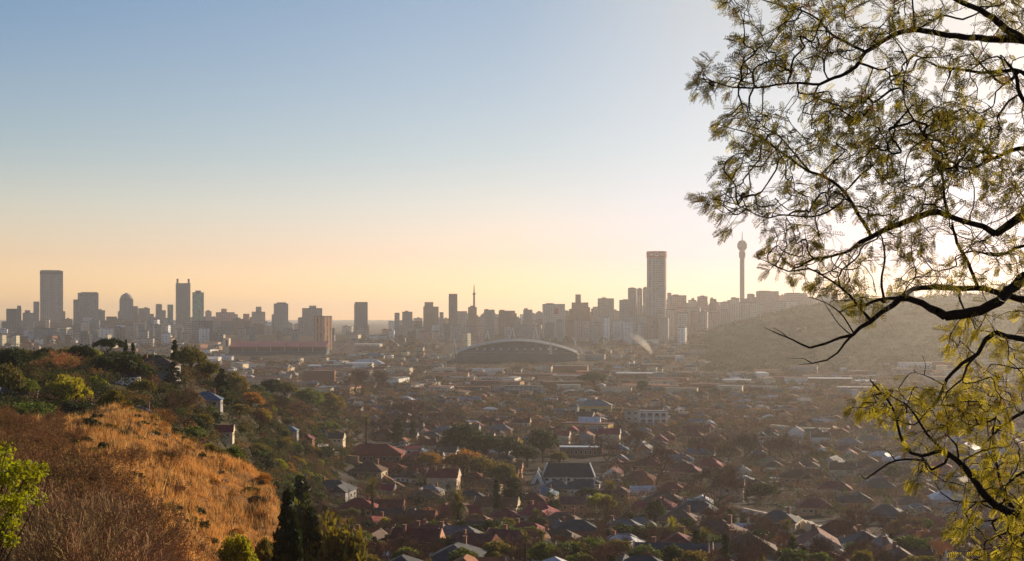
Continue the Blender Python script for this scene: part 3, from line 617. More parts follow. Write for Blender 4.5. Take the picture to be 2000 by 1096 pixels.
def house_parts(k, fine=True):
    """part meshes of house plan k, centred, front towards -y: [(name, mesh, role)]"""
    g = random.Random(100 + k); out = []
    L_ = g.uniform(12, 16); W_ = g.uniform(9, 11); h = g.uniform(2.9, 3.3) * (1.85 if k == 7 else 1); p = g.uniform(.5, .68)
    wing = k % 4 in (1, 2); wx = g.choice([-1, 1]) * (L_/2 - 2.9); wl = 4.2
    a = MB().box(-L_/2, L_/2, -W_/2, W_/2, -3, h - .2)
    rf = MB()
    if k % 4 == 3:
        rh = W_/2 * p; rf.hip(-L_/2, L_/2, -W_/2, W_/2, h, rh, inset=.001, ov=.45)
        for s in (-1, 1): a.gable_wall(s * (L_/2 + .3), -W_/2 - .2, W_/2 + .2, h - .1, rh + .35, th=.16)
    else: rh = W_/2 * p; rf.hip(-L_/2, L_/2, -W_/2, W_/2, h, rh)
    if wing:
        ww = 2.7; y0 = -W_/2 - wl; gh = ww * p * 1.25
        a.box(wx - ww, wx + ww, y0, -W_/2 - .003, -3, h - .2)
        rf.hip(wx - ww, wx + ww, y0, 0, h + .02, gh, inset=.001, ov=.35)
        a.gable_wall(y0 + .02, wx - ww - .1, wx + ww + .1, h - .1, gh + .25, along='y', th=.14)
    if k % 4 == 0:
        rf.box(-L_/2 + 1, L_/2 - 1, -W_/2 - 2.4, -W_/2 - .05, h - .75, h - .6)
        for x in (-L_/2 + 1.2, 0, L_/2 - 1.2): a.box(x - .12, x + .12, -W_/2 - 2.3, -W_/2 - 2.05, -3, h - .76)
    wins = []
    def window(x, y, ax, w_=1.5, hh=1.25, z=1.0):
        wins.append((x, y, ax, w_, hh, z))
    for x in (-L_/2 + 2.4, -L_/2 + 5.2, L_/2 - 5.2, L_/2 - 2.4):
        if not (wing and abs(x - wx) < 3.4): window(x, -W_/2, 'y-')
    if wing: window(wx, -W_/2 - wl, 'y-', 2.2)
    for y in (-W_/4, W_/4): window(L_/2, y, 'x+', 1.4); window(-L_/2, y, 'x-', 1.4)
    if k == 7:
        for x in (-L_/2 + 2.4, 0, L_/2 - 2.4): window(x, -W_/2, 'y-', z=3.8)
    def wmesh(wd, m, mf, mg):
        x, y, ax, w_, hh, z = wd
        if ax[0] == 'y': m.box(x - w_/2, x + w_/2, y - .1, y + .04, z, z + hh, mf); m.box(x - w_/2 + .12, x + w_/2 - .12, y - .13, y - .102, z + .12, z + hh - .12, mg)
        else:
            s = 1 if ax[1] == '+' else -1; xa, xb = sorted((x - s*.04, x + s*.1)); m.box(xa, xb, y - w_/2, y + w_/2, z, z + hh, mf)
            xa, xb = sorted((x + s*.102, x + s*.13)); m.box(xa, xb, y - w_/2 + .12, y + w_/2 - .12, z + .12, z + hh - .12, mg)
    if fine:
        out.append(('wall', a.mesh('house_wall', [WALL['cream']]), 'wall'))
        out.append(('roof', rf.mesh('house_roof', [ROOF['maroon']]), 'roof'))
        for wd in wins:
            m = MB(); wmesh(wd, m, 0, 1); out.append(('window', m.mesh('house_window', [M_frame, M_darkglass]), 'fix'))
        dx = 0 if not (wing and abs(wx) < 3) else -L_/4
        out.append(('door', MB().box(dx - .5, dx + .5, -W_/2 - .08, -W_/2 + .02, 0, 2.1).mesh('house_door', [M_door]), 'fix'))
        if k in (1, 4, 6, 8):
            s = g.choice([-1, 1]); m = MB(); xa, xb = sorted((s * (L_/2 + .1), s * (L_/2 + 5))); m.box(xa, xb, -3, 3.4, 2.35, 2.5)
            for y in (-2.8, 3.2): m.box(s * (L_/2 + 4.8) - .08, s * (L_/2 + 4.8) + .08, y - .08, y + .08, -2, 2.349)
            out.append(('carport', m.mesh('house_carport', [M_sheet]), 'fix'))
        cxx = g.choice([-1, 1]) * L_/4
        out.append(('chimney', MB().box(cxx - .45, cxx + .45, .6, 1.5, h + .3, h + rh + .9).box(cxx - .55, cxx + .55, .5, 1.6, h + rh + .91, h + rh + 1.1).mesh('house_chimney', [M_chim]), 'roofchild'))
    else:
        return a, rf, wins, wmesh, (L_, W_, h, rh)
    return out
PLANS = [house_parts(k) for k in range(9)]
PLANC = [house_parts(k, False) for k in range(9)]
HOUSES = []
def relink(o, m):
    s = o.material_slots[0]; s.link = 'OBJECT'; s.material = m
def house(loc, rz, k, roof, wall, s=1.0, label=None, group='houses of the valley suburb', detail=True):
    e = empty('house', loc, rz, s); tag(e, label, 'house', group); rfo = None
    for nm, me, role in PLANS[k]:
        if not detail and nm in ('window', 'door') : 
            pass
        o = ob(nm, me, rfo if role == 'roofchild' else e)
        if role == 'wall': relink(o, WALL[wall])
        if role == 'roof': relink(o, ROOF[roof]); rfo = o
    HOUSES.append((e, roof, wall, k)); return e
GRID = R(-9)
gu = Vector((math.cos(GRID), math.sin(GRID), 0)); gv = Vector((-math.sin(GRID), math.cos(GRID), 0))
def pix(x, y, z=None):
    z = hzf(x, y) if z is None else z
    return HX + x / y * F, HY - z / y * F
rh_ = random.Random(21)
EXCL = []      # picture boxes kept free for the larger buildings: x0, x1, y0, y1
EXCL += [(650,805,868,918), (640,700,925,958), (1025,1185,905,962), (1085,1205,868,905), (1540,1740,1015,1075)]
def free(px, py):
    return not any(a < px < b and c_ < py < d_ for a, b, c_, d_ in EXCL)
def onhill(px, d):
    if px < 560 and d < 760: return True
    if px < 520: return d < 1050
    if px < 600: return d < 300 or 680 < d < 1060
    if px < 700: return d < 300 or 880 < d < 1180
    return d < 300
lots = []
for a in range(-60, 60):
    for b in range(3, 19):
        for side in (0, 1):
            if a % 9 == 0: continue
            u = a * 19.0 + 40 * math.sin(b * 2.1) + rh_.uniform(-2, 2); v = b * 72 + (17 if side == 0 else 49) + rh_.uniform(-4, 4) + 10 * math.sin(u / 90)
            p = gu * u + gv * v
            if p.y < 330 or p.y > 1240: continue
            px, py = pix(p.x, p.y)
            if px < 380 or px > 2080 or py > 1150 or onhill(px, p.y) or not free(px, py): continue
            if 520 < px < 660 and p.y < 900: continue
            if rh_.random() < .24: continue
            if abs(hzf(p.x + 6, p.y) - hzf(p.x - 6, p.y)) > 2.2 or (px < 760 and abs(hzf(p.x, p.y + 6) - hzf(p.x, p.y - 6)) > 2.2): continue
            lots.append((p.y, p.x, side, px, py))
lots.sort()
RW = ['maroon']*6 + ['dark red']*3 + ['red brown']*5 + ['brown']*4 + ['orange tiled']*2 + ['slate']*4 + ['grey']*4 + ['silver']*2 + ['blue']
WW = ['cream']*6 + ['white']*4 + ['peach']*3 + ['face brick']*3 + ['grey']*2
# roofs read one by one in the photograph: picture x, y, roof, wall, plan, turn, scale
HAND = [(840,1070,'maroon','peach',1,.1,1.2),(810,1062,'maroon','grey',0,.2,1.15),(1030,1058,'dark red','cream',1,-.1,1.1),(985,1022,'maroon','cream',0,.2,1),(1055,1022,'dark red','cream',1,-.25,1.25),
 (1010,1085,'maroon','peach',3,-.3,1.2),(1090,1075,'brown','yellow',1,.1,1.1),(1215,1080,'grey','white',1,0,1),(1360,1018,'slate','cream',1,0,1.35),(1325,1035,'brown','cream',0,-.1,1.3),(1400,1062,'red brown','cream',0,-.25,1.4),
 (1445,1048,'silver','white',3,.3,.8),(1520,1035,'slate','cream',0,-.2,1.3),(1640,1068,'maroon','cream',0,-.3,1.5),(1590,1005,'maroon','peach',1,.1,1.1),(1730,1022,'slate','cream',0,-.2,1.3),
 (1630,968,'maroon','cream',1,0,1.2),(1475,962,'brown','cream',0,0,1.1),(700,1008,'dark red','cream',0,.2,1.3),(650,975,'slate','grey',1,0,1.4),(745,968,'dark red','grey',3,0,.9),(720,935,'red brown','cream',0,0,1.5),
 (755,1005,'maroon','face brick',3,.1,1),(475,1088,'brown','face brick',3,.1,1.1),(545,1090,'red brown','face brick',3,-.3,.9),(880,935,'blue','cream',0,.1,.8),(1040,988,'maroon','peach',0,0,1),(1090,965,'slate','grey',0,0,1.2),
 (1255,968,'silver','white',3,.2,.8),(1300,980,'dark red','cream',1,.2,1),(1340,935,'maroon','peach',1,0,1.2),(1310,965,'dark red','cream',0,.1,1),(1555,945,'red brown','peach',1,.1,1.2),(930,1040,'orange tiled','face brick',1,.1,1.1),
 (950,965,'orange tiled','cream',0,0,1.2),(900,1020,'dark red','face brick',3,.3,1.1),(560,845,'blue','grey',0,.2,.9),(648,868,'slate','cream',3,.1,1.0),(590,862,'maroon','face brick',1,.2,.9),(620,842,'slate','grey',1,.3,.9),
 (1480,1090,'orange tiled','cream',0,.2,.9),(1250,1040,'grey','cream',0,.1,1),(1850,990,'silver','grey',0,.1,1.3),(1780,1000,'brown','cream',0,.1,1.2)]
taken = []
for px, py, rf, wl, k, rz, s in HAND:
    p = G(px, py, 300 if py > 1030 else 380); p.z -= 1.7 if px < 630 and py < 900 else 0; taken.append((p.x, p.y, 9.5 * s)); house(p, GRID + rz, k, rf, wl, s)
n_h = len(HAND); rest = []
for d, x, side, px, py in lots:
    if any((x - a)**2 + (d - b)**2 < (8.5 + c_)**2 for a, b, c_ in taken): continue
    k = rh_.randrange(9); rf = rh_.choice(RW); wl = rh_.choice(WW); rz = GRID + (0 if side == 0 else math.pi) + rh_.uniform(-.06, .06) + (math.pi/2 * rh_.choice([-1,1]) if rh_.random() < .35 else 0) + (rh_.uniform(-.4,.4) if rh_.random() < .25 else 0); s = rh_.uniform(.9, 1.3)
    vis = -10 < px < 2010 and py < 1125
    if n_h < 292 and vis: house((x, d, hzf(x, d) + .1), rz, k, rf, wl, s); n_h += 1
    else: rest.append((x, d, rz, k, rf, wl, s))
# beyond those: one mass of houses, then the far flats of the valley
RC = {'maroon':(.1,.032,.028),'dark red':(.14,.036,.03),'red brown':(.13,.06,.042),'brown':(.12,.08,.055),'orange tiled':(.36,.14,.065),'slate':(.06,.065,.075),'grey':(.18,.18,.185),'silver':(.55,.55,.56),'blue':(.14,.21,.3),'green':(.05,.12,.09)}
WC = {'cream':(.62,.52,.38),'white':(.75,.72,.66),'peach':(.55,.33,.2),'face brick':(.27,.13,.08),'grey':(.34,.32,.3)}
big = MB()
def put(m, src, x, y, z, rz, s, cmap):
    ca, sa = math.cos(rz) * s, math.sin(rz) * s
    vs = [(x + vx*ca - vy*sa, y + vx*sa + vy*ca, z + vz*s) for vx, vy, vz in src.v]; n0 = len(m.v); m.v += vs
    for f, mm in zip(src.f, src.m): m.f.append([n0 + i for i in f]); m.m.append(0); m.c.append(cmap(mm))
for x, d, rz, k, rf, wl, s in rest:
    a, r_, wins, wm, dims = PLANC[k]; z = hzf(x, d)
    put(big, a, x, d, z, rz, s, lambda _: WC[wl]); put(big, r_, x, d, z, rz, s, lambda _: RC[rf])
    m = MB()
    for wd in wins: wm(wd, m, 0, 1)
    put(big, m, x, d, z, rz, s, lambda q_: (.6,.56,.5) if q_ == 0 else (.03,.03,.035))
rf_ = random.Random(77)
for i in range(1800):
    d = 1 / rf_.uniform(1/3300, 1/1180) if rf_.random() < .75 else rf_.uniform(1180, 3300)
    px = rf_.uniform(-30, 2040)
    if px > 1380 and d > 2050 and rf_.random() < .96: continue
    x = (px - HX) / F * d
    if 860 < px < 1150 and d > 2150: continue
    if 430 < px < 690 and 2450 < d: continue
    if px < 720 and d < 1300: continue
    py = pix(x, d)[1]
    if not free(px, py): continue
    z = hzf(x, d); far = d > 1600
    if far and rf_.random() < .25: l_, w_, h = rf_.uniform(24, 60), rf_.uniform(12, 22), rf_.uniform(5, 10); flat = True
    else: l_, w_, h = rf_.uniform(10, 18), rf_.uniform(8, 12), rf_.uniform(3, 6.2); flat = rf_.random() < .15
    cr = RC[rf_.choice(RW + ['silver']*1 + ['grey']*3)]; cw = WC[rf_.choice(WW)]
    m = MB().box(-l_/2, l_/2, -w_/2, w_/2, -4, h)
    for j in range(int(l_ // 3)): m.box(-l_/2 + 1 + j*3, -l_/2 + 2.4 + j*3, -w_/2 - .12, -w_/2 - .02, 1, min(h - .4, 2.3), 1)
    put(big, m, x, d, z, rz := GRID + rf_.choice([0, 0, 0, math.pi/2, .5]) + rf_.uniform(-.12, .12), 1, lambda q_: cw if q_ == 0 else (.04,.04,.045))
    r_ = MB().hip(-l_/2, l_/2, -w_/2, w_/2, h + .05, w_/2 * (.12 if flat else .5), inset=(.01 if flat or rf_.random() < .4 else None))
    put(big, r_, x, d, z, rz, 1, lambda _: cr)
M_tone = mat('painted_walls_and_roofs', (1,1,1), .8, .25, tone=True, noise=.2, nscale=.3)
tag(big.build('distant_houses', M_tone, col=True), kind='stuff')

# streets
M_asph = mat('asphalt', (.05,.05,.052), .9, .2, noise=.25, nscale=.4)
def drape(name, pts, w_, m, off=.25, th=.35, kind='structure'):
    P2 = []
    for (xa, ya), (xb, yb) in zip(pts, pts[1:]):
        L2 = math.hypot(xb - xa, yb - ya); k = max(1, int(L2 / 7))
        P2 += [(xa + (xb - xa) * i / k, ya + (yb - ya) * i / k) for i in range(k)]
    P2.append(pts[-1]); vs = []; fs = []
    for i, (x, y) in enumerate(P2):
        a = P2[max(0, i - 1)]; b = P2[min(len(P2) - 1, i + 1)]; t = Vector((b[0] - a[0], b[1] - a[1], 0)).normalized(); nn = Vector((-t.y, t.x, 0)) * w_ / 2
        for s in (-1, 1):
            X_, Y_ = x + nn.x * s, y + nn.y * s; z = max(hzf(X_, Y_), hzf(x, y)) + off; vs += [(X_, Y_, z), (X_, Y_, z - th)]
    for i in range(len(P2) - 1):
        o = i * 4; fs += [(o, o + 2, o + 6, o + 4), (o, o + 4, o + 5, o + 1), (o + 2, o + 3, o + 7, o + 6)]
    m_ = MB(); m_.add(vs, fs); o = m_.build(name, m)
    if kind: tag(o, kind=kind)
    return o
def onmap(u, v): p = gu * u + gv * v; return (p.x, p.y)
ok = lambda p: p[1] > 300 and not onhill(pix(*p)[0], p[1])
for b in range(4, 18):
    v = b * 72 - 3; run = []
    for u in range(-700, 760, 14):
        p = onmap(u, v + 10 * math.sin(u / 90))
        if ok(p) and 500 < pix(*p)[0] < 2100: run.append(p)
    if len(run) > 3: drape('road', run, 7, M_asph)
for a in range(-54, 60, 9):
    run = []
    for v in range(300, 1260, 14):
        p = onmap(a * 19 + 40 * math.sin(v / 72 * 2.1) * .6, v)
        if ok(p) and 500 < pix(*p)[0] < 2100: run.append(p)
    if len(run) > 3: drape('road', run, 7, M_asph, .3)

# pale yards and drives between the houses
yp = MB(); ry = random.Random(12)
for e_, *_ in HOUSES:
    if ry.random() < .3 or e_.location.y < 300: continue
    a_ = ry.uniform(0, 6.28); x_, y_ = e_.location.x + math.cos(a_) * 11, e_.location.y + math.sin(a_) * 11; w1, w2 = ry.uniform(1.5, 4.5), ry.uniform(3, 8); r_ = GRID + ry.choice([0, math.pi/2]); ca, sa = math.cos(r_), math.sin(r_)
    q4 = [(x_ + u * w2 * ca - v * w1 * sa, y_ + u * w2 * sa + v * w1 * ca) for u, v in ((-1,-1),(0,-1),(1,-1),(1,1),(0,1),(-1,1))]
    zz_ = [hzf(*p) for p in q4]; zt_ = [z + .22 for z in zz_]; cc = ry.choice([(.34,.3,.24), (.28,.25,.21), (.4,.36,.3), (.16,.13,.08), (.05,.07,.03)])
    yp.add([(p[0], p[1], z) for p, z in zip(q4, zt_)], [(0,1,4,5), (1,2,3,4)], 0, cc)
tag(yp.build('paving', mat('yard_paving', (1,1,1), .9, .15, tone=True, noise=.2, nscale=.5), col=True), kind='structure')

# garden walls catching the sun
WPTS = []
def gwall(label, pts, h, wl, th=.4):
    pts = [G(px, py, 330) for px, py in pts]; m = MB()
    for a, b in zip(pts, pts[1:]): WPTS.extend([(a.lerp(b, t / 5).x, a.lerp(b, t / 5).y) for t in range(6)])
    for a, b in zip(pts, pts[1:]):
        n_ = max(1, int((b - a).length / 9))
        for i in range(n_):
            p = a.lerp(b, i / n_); q = a.lerp(b, (i + 1) / n_); d = (q - p); d.z = 0; nn = Vector((-d.y, d.x, 0)).normalized() * th / 2
            zp, zq = hzf(p.x, p.y), hzf(q.x, q.y); zt_ = max(zp, zq) + h
            m.add([p.xy.to_3d() + nn + Vector((0,0,zp-2)), p.xy.to_3d() - nn + Vector((0,0,zp-2)), q.xy.to_3d() - nn + Vector((0,0,zq-2)), q.xy.to_3d() + nn + Vector((0,0,zq-2)),
                   p.xy.to_3d() + nn + Vector((0,0,zt_)), p.xy.to_3d() - nn + Vector((0,0,zt_)), q.xy.to_3d() - nn + Vector((0,0,zt_)), q.xy.to_3d() + nn + Vector((0,0,zt_))],
                  [(4,5,6,7),(0,1,5,4),(1,2,6,5),(2,3,7,6),(3,0,4,7)])
    tag(m.build('garden_wall', WALL[wl]), label, 'wall')
gwall('long cream garden wall sloping down to the lower right corner, brightly sunlit', [(1555,1028),(1600,1048),(1650,1062),(1700,1078),(1760,1096)], 3.4, 'cream', 2.0)
gwall('pale garden wall in two kinked runs behind the slate roofed house', [(1452,1004),(1490,1014),(1530,1026)], 2.8, 'cream', 1.6)
gwall('cream wall descending from the big red roofs toward the tall palm', [(672,897),(700,912),(745,932),(790,958)], 2.2, 'peach', 1.2)
gwall('grey wall left of the big red roofs beside dark shrubs', [(596,862),(628,876),(662,892)], 1.3, 'grey', 1.0)
gwall('low cream wall at the bottom edge right of the dark cypress', [(1570,1078),(1620,1090),(1660,1098)], 2.2, 'cream', 1.0)
gwall('short pale wall bending round the slate house near the lower centre', [(1098,1062),(1130,1070),(1160,1082)], 1.6, 'cream', 1.2)
gwall('long pale retaining wall crossing the valley below the shed roofs', [(1330,796),(1420,800),(1500,803)], 5, 'grey', 1.5)
gwall('wide pale wall strip right of the brown treetops', [(1505,842),(1560,847),(1620,850)], 5, 'cream', 3)

# ------------------------------------------------------------------ larger buildings of the valley
def block(name, label, x0, x1, yb, h_px, wl, rf=None, dep=.5, rot=0, cat='building', roof='flat', wins=(3, 5), d=None, fr=M_frame):
    d = d or gd((x0 + x1) / 2, yb); q = d / F; W = (x1 - x0) * q; H = h_px * q; X = ((x0 + x1) / 2 - HX) * q
    e = empty(name, (X, d + W * dep / 2, hzf(X, d) - .2), rot); tag(e, label, cat); D2 = W * dep / 2
    MB().box(-W/2, W/2, -D2, D2, -4, H).build('wall', WALL[wl] if isinstance(wl, str) else wl, e)
    if roof == 'hip': MB().hip(-W/2, W/2, -D2, D2, H + .05, D2 * .55, ov=1).build('roof', ROOF[rf], e)
    elif roof == 'gable': MB().hip(-W/2, W/2, -D2, D2, H + .05, D2 * .5, inset=.01, ov=1).build('roof', ROOF[rf], e)
    elif roof == 'shed':
        m = MB(); n_ = max(2, int(W / 16))
        for i in range(n_): a = -W/2 + W * i / n_; m.hip(a, a + W / n_, -D2, D2, H + .05, W / n_ * .12, inset=.01, ov=.05)
        m.build('roof', ROOF[rf], e)
    else: MB().box(-W/2 - .3, W/2 + .3, -D2 - .3, D2 + .3, H + .003, H + .8).build('roof', ROOF[rf or 'grey'], e)
    r_, c_ = wins
    for i in range(r_):
        for j in range(c_):
            w_ = W / c_ * .55; x = -W/2 + W * (j + .5) / c_; z = H * (i + .28) / r_; hh = H / r_ * .48
            m = MB().box(x - w_/2, x + w_/2, -D2 - .12, -D2 + .03, z, z + hh, 0).box(x - w_/2 + .15, x + w_/2 - .15, -D2 - .16, -D2 - .122, z + .15, z + hh - .15, 1)
            m.build('window', [fr, M_darkglass], e)
    return e, W, H, D2
B_ = block
B_('school_building', 'largest dark red hipped roof building, the long hall near the tall left palm', 668, 785, 905, 18, 'face brick', 'dark red', .55, -.05, 'hall', 'hip', (1, 9))
B_('school_building', 'dark red roofed wing standing right of the large red hall', 790, 815, 893, 16, 'white', 'dark red', .8, .2, 'hall', 'gable', (1, 2))
B_('school_building', 'lower dark red roofed wing in front of the large red hall', 700, 790, 925, 10, 'face brick', 'dark red', .35, -.1, 'hall', 'hip', (1, 7))
e, W, H, D2 = B_('church_hall', 'steep slate roofed church hall with white pointed gable, centre of the suburb', 1062, 1160, 942, 11, 'white', 'slate', .42, -.05, 'church', 'none', (1, 7))
for ch in list(e.children):
    if ch.name.startswith('roof'): bpy.data.objects.remove(ch)
q = gd(1111, 942) / F
MB().hip(-W/2, W/2, -D2, D2, H + .05, 25 * q, inset=2.5, ov=.8).build('roof', ROOF['slate'], e)
for s in (-1, 1):
    m = MB(); m.bar((s * (W/2 + .9), -D2 - .8, H), (s * (W/2 - 2.2), 0, H + 25.5 * q), .45); m.bar((s * (W/2 + .9), D2 + .8, H), (s * (W/2 - 2.2), 0, H + 25.5 * q), .45); m.build('barge_board', M_white, e)
m = MB().gable_wall(-D2 - 9, -W/2 - 7, -W/2 + 1, 0, 26 * q, along='y', th=.5); m.build('pointed_gable', WALL['white'], e)
m = MB(); m.add([(-W/2 - 7.4, -D2 - 8.4, -.5), (-W/2 - 3, -D2 - 8.4, 26 * q), (-W/2 + 1.4, -D2 - 8.4, -.5), (-W/2 - 7.4, D2, -.5), (-W/2 - 3, D2, 26 * q), (-W/2 + 1.4, D2, -.5)], [(0,3,4,1),(1,4,5,2),(0,1,2),(3,5,4)]); m.build('porch_roof', ROOF['slate'], e)
MB().gable_wall(-D2 - 9.6, -W/2 - 4.6, -W/2 - 1.4, 0, 12 * q, along='y', th=.06).build('dark_opening', M_darkglass, e)
B_('church_annex', 'low slate roofed wing with white walls in front of the church hall', 1118, 1172, 955, 11, 'white', 'slate', .5, -.15, 'church annex', 'hip', (1, 8))
B_('church_annex', 'grey lean roofed wing at the left foot of the church hall', 1040, 1100, 958, 5, 'grey', 'grey', .4, .1, 'church annex', 'hip', (1, 6))
e, W, H, D2 = B_('office_building', 'three storey open framed white building, middle distance right', 1249, 1303, 840, 36, 'grey', 'grey', .5, .0, 'office block', 'flat', (3, 4), fr=M_white)
for i in range(5): x = -W/2 + W * i / 4; MB().box(x - .6, x + .6, -D2 - 2, -D2 - .5, -3, H).build('column', M_white, e)
for i in range(3): MB().box(-W/2 - .6, W/2 + .6, -D2 - 2.2, -D2 - .49, H * (i + 1) / 3 - 1, H * (i + 1) / 3).build('balcony_slab', M_white, e)
B_('office_building', 'plain brown block joined left of the open framed white building', 1222, 1248, 836, 34, 'grey', 'brown', .6, 0, 'office block', 'flat', (3, 2))
B_('warehouse', 'yellow ochre hall with a dark arched left end, middle distance', 1128, 1196, 818, 25, 'yellow', 'grey', .6, -.1, 'warehouse', 'hip', (1, 3))
B_('warehouse', 'dark curved end block with small blue vent left of the ochre hall', 1112, 1130, 822, 28, 'grey', 'slate', .8, -.3, 'warehouse', 'hip', (1, 1))
B_('warehouse', 'long brown roofed block whose ochre end wall glows in the sun', 1100, 1196, 848, 17, 'yellow', 'red brown', .4, -.35, 'warehouse', 'flat', (1, 8))
B_('apartment_building', 'long brown flat block with a pale roof edge, above the church hall', 1095, 1178, 893, 17, 'face brick', 'silver', .35, -.12, 'apartment building', 'flat', (1, 9))
B_('warehouse', 'pale blue roofed shed in the middle distance left of centre', 876, 922, 790, 8, 'white', 'blue', .5, .05, 'warehouse', 'gable', (1, 5))
B_('warehouse', 'long grey corrugated sheds side by side right of centre', 1098, 1210, 776, 9, 'grey', 'grey', .5, -.03, 'warehouse', 'shed', (1, 10))
B_('warehouse', 'lower pale grey sheds before the long corrugated sheds', 1068, 1135, 786, 6, 'white', 'grey', .4, -.03, 'warehouse', 'shed', (1, 6))
B_('warehouse', 'pale sheds right of the long corrugated sheds', 1215, 1300, 768, 9, 'white', 'silver', .45, .02, 'warehouse', 'shed', (1, 7))
B_('warehouse', 'plain brown windowless box beside the left hill foot', 592, 652, 754, 28, 'face brick', 'brown', .6, .05, 'warehouse', 'flat', (0, 0))
B_('warehouse', 'white roofed curved hall below the tall red and cream truss', 682, 748, 719, 7, 'cream', 'silver', .5, 0, 'warehouse', 'hip', (1, 5))
B_('warehouse', 'blue grey roofed hall above the white curved hall', 712, 750, 702, 6, 'cream', 'blue', .5, 0, 'warehouse', 'hip', (1, 3))
B_('warehouse', 'wide silver roofed sheds left of the white curved hall', 602, 648, 720, 5, 'grey', 'silver', .5, 0, 'warehouse', 'shed', (1, 4))
B_('warehouse', 'small white slab hall below the arched stadium', 935, 974, 733, 4, 'white', 'silver', .4, 0, 'warehouse', 'flat', (1, 4))
B_('apartment_building', 'brown flats with reddish walls left below the pale slab hall', 918, 975, 765, 20, 'face brick', 'brown', .4, .1, 'apartment building', 'flat', (3, 6))
B_('apartment_building', 'white framed two storey block left of the bushy green trees', 914, 944, 822, 15, 'peach', 'brown', .6, .1, 'apartment building', 'flat', (2, 5))
B_('apartment_building', 'cream block with grey roof beside the white framed block', 945, 970, 812, 13, 'cream', 'silver', .6, .1, 'apartment building', 'hip', (2, 3))
B_('apartment_building', 'grey flats among brown trees left of the corrugated sheds', 985, 1060, 776, 20, 'grey', 'slate', .4, 0, 'apartment building', 'flat', (4, 8))
B_('warehouse', 'green roofed sports hall among the brown trees right of centre', 1475, 1535, 915, 10, 'grey', 'green', .5, .05, 'sports hall', 'hip', (1, 4))
B_('warehouse', 'grassy green flat roof left of the green roofed sports hall', 1345, 1385, 914, 6, 'grey', 'green', .5, .05, 'warehouse', 'flat', (1, 3))
B_('house', 'white pointed house standing alone right of the brown treetops', 1582, 1610, 857, 7, 'white', 'slate', .6, 0, 'house', 'gable', (1, 3))
B_('warehouse', 'long white lit slab roof at the right above the brown treetops', 1620, 1690, 848, 5, 'cream', 'silver', .4, .1, 'warehouse', 'flat', (1, 6))
B_('warehouse', 'pale slab roofed hall on the far right middle distance', 1400, 1470, 842, 7, 'grey', 'grey', .4, .1, 'warehouse', 'flat', (1, 6))
# houses on the left hill
def hillhouse(label, px, d, rz, k, rf, wl, s, dz=0): p = GD(px, d); p.z += dz; house(p, rz, k, rf, wl, s, label, None)
hillhouse('dark roofed house with low walls half hidden among the left hilltop trees', 272, 330, .1, 0, 'slate', 'grey', .62, .6)
hillhouse('dark thatch coloured house on the crest beside the pointed cypress', 305, 430, 0, 4, 'brown', 'grey', .8, 1.2)
hillhouse('white walled house glimpsed between bushes below the hilltop', 248, 380, .1, 2, 'slate', 'white', .5, .4)
hillhouse('pale house behind shrubs at the far left below the dark trees', 38, 330, .2, 3, 'slate', 'white', .5, -1)
hillhouse('blue roofed house behind the bushes at the foot of the left hill', 402, 490, .1, 0, 'blue', 'grey', .85, -2.3)
hillhouse('white house with a red roof edge beside the dome shaped tree', 424, 460, .1, 3, 'dark red', 'cream', .65, -2.0)
# parked cars in the church yard
M_car = mat('white_car_paint', (.75,.75,.75), .3, .5); M_tyre = mat('tyre_rubber', (.02,.02,.02), .8)
cb = MB().box(-2.1, 2.1, -.85, .85, .35, .95, top=.97).mesh('car_body', [M_car]); cc = MB().box(-1.2, 1.1, -.78, .78, .951, 1.5, top=.75).mesh('car_cabin', [M_darkglass])
whl = MB().bar((0, -.12, 0), (0, .12, 0), .32, n=12).mesh('car_wheel', [M_tyre])
for i, (px, py, rz, lb) in enumerate([(1212,934,.4,'white car parked farthest back in the yard right of the church annex'),(1216,938,.3,'second white car from the back in the yard right of the church annex'),(1208,943,.4,'white car nearest the church annex in its side yard')]):
    e = empty('parked_car', G(px, py) + Vector((0,0,.15)), rz); tag(e, lb, 'car'); ob('body', cb, e); ob('cabin', cc, e)
    for a in (-1.3, 1.3):
        for b in (-.8, .8): ob('wheel', whl, e, (a, b, .32))

# ------------------------------------------------------------------ plants
M_bark = mat('bark', (.06,.045,.035), .95, .1, noise=.3, nscale=3, rnd=.2)
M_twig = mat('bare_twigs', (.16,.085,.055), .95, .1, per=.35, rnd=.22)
M_twiglit = mat('sunlit_twigs', (.5,.27,.1), .95, .1, per=.35, rnd=.15)  # lit copy of the bare twigs, low sun put into the colour
LEAF = {
 'dark': mat('dark_leaves', (.03,.042,.014), .7, .25, per=.5, transl=.22, tcol=(2.2,2.2,.9), rnd=.25),
 'green': mat('green_leaves', (.08,.11,.02), .65, .25, per=.45, transl=.3, tcol=(2,1.9,.6), rnd=.25),
 'olive': mat('olive_leaves', (.14,.125,.028), .7, .25, per=.45, transl=.3, tcol=(2,1.7,.6), rnd=.2),
 'gold': mat('golden_leaves', (.34,.2,.04), .7, .2, per=.4, transl=.3, tcol=(1.6,1.3,.5), rnd=.15),
 'yellow': mat('yellow_green_leaves', (.24,.24,.02), .6, .25, per=.4, transl=.4, tcol=(2,1.9,.4), rnd=.15),
 'grey': mat('grey_green_leaves', (.07,.075,.045), .8, .2, per=.4, transl=.2, rnd=.2),
}
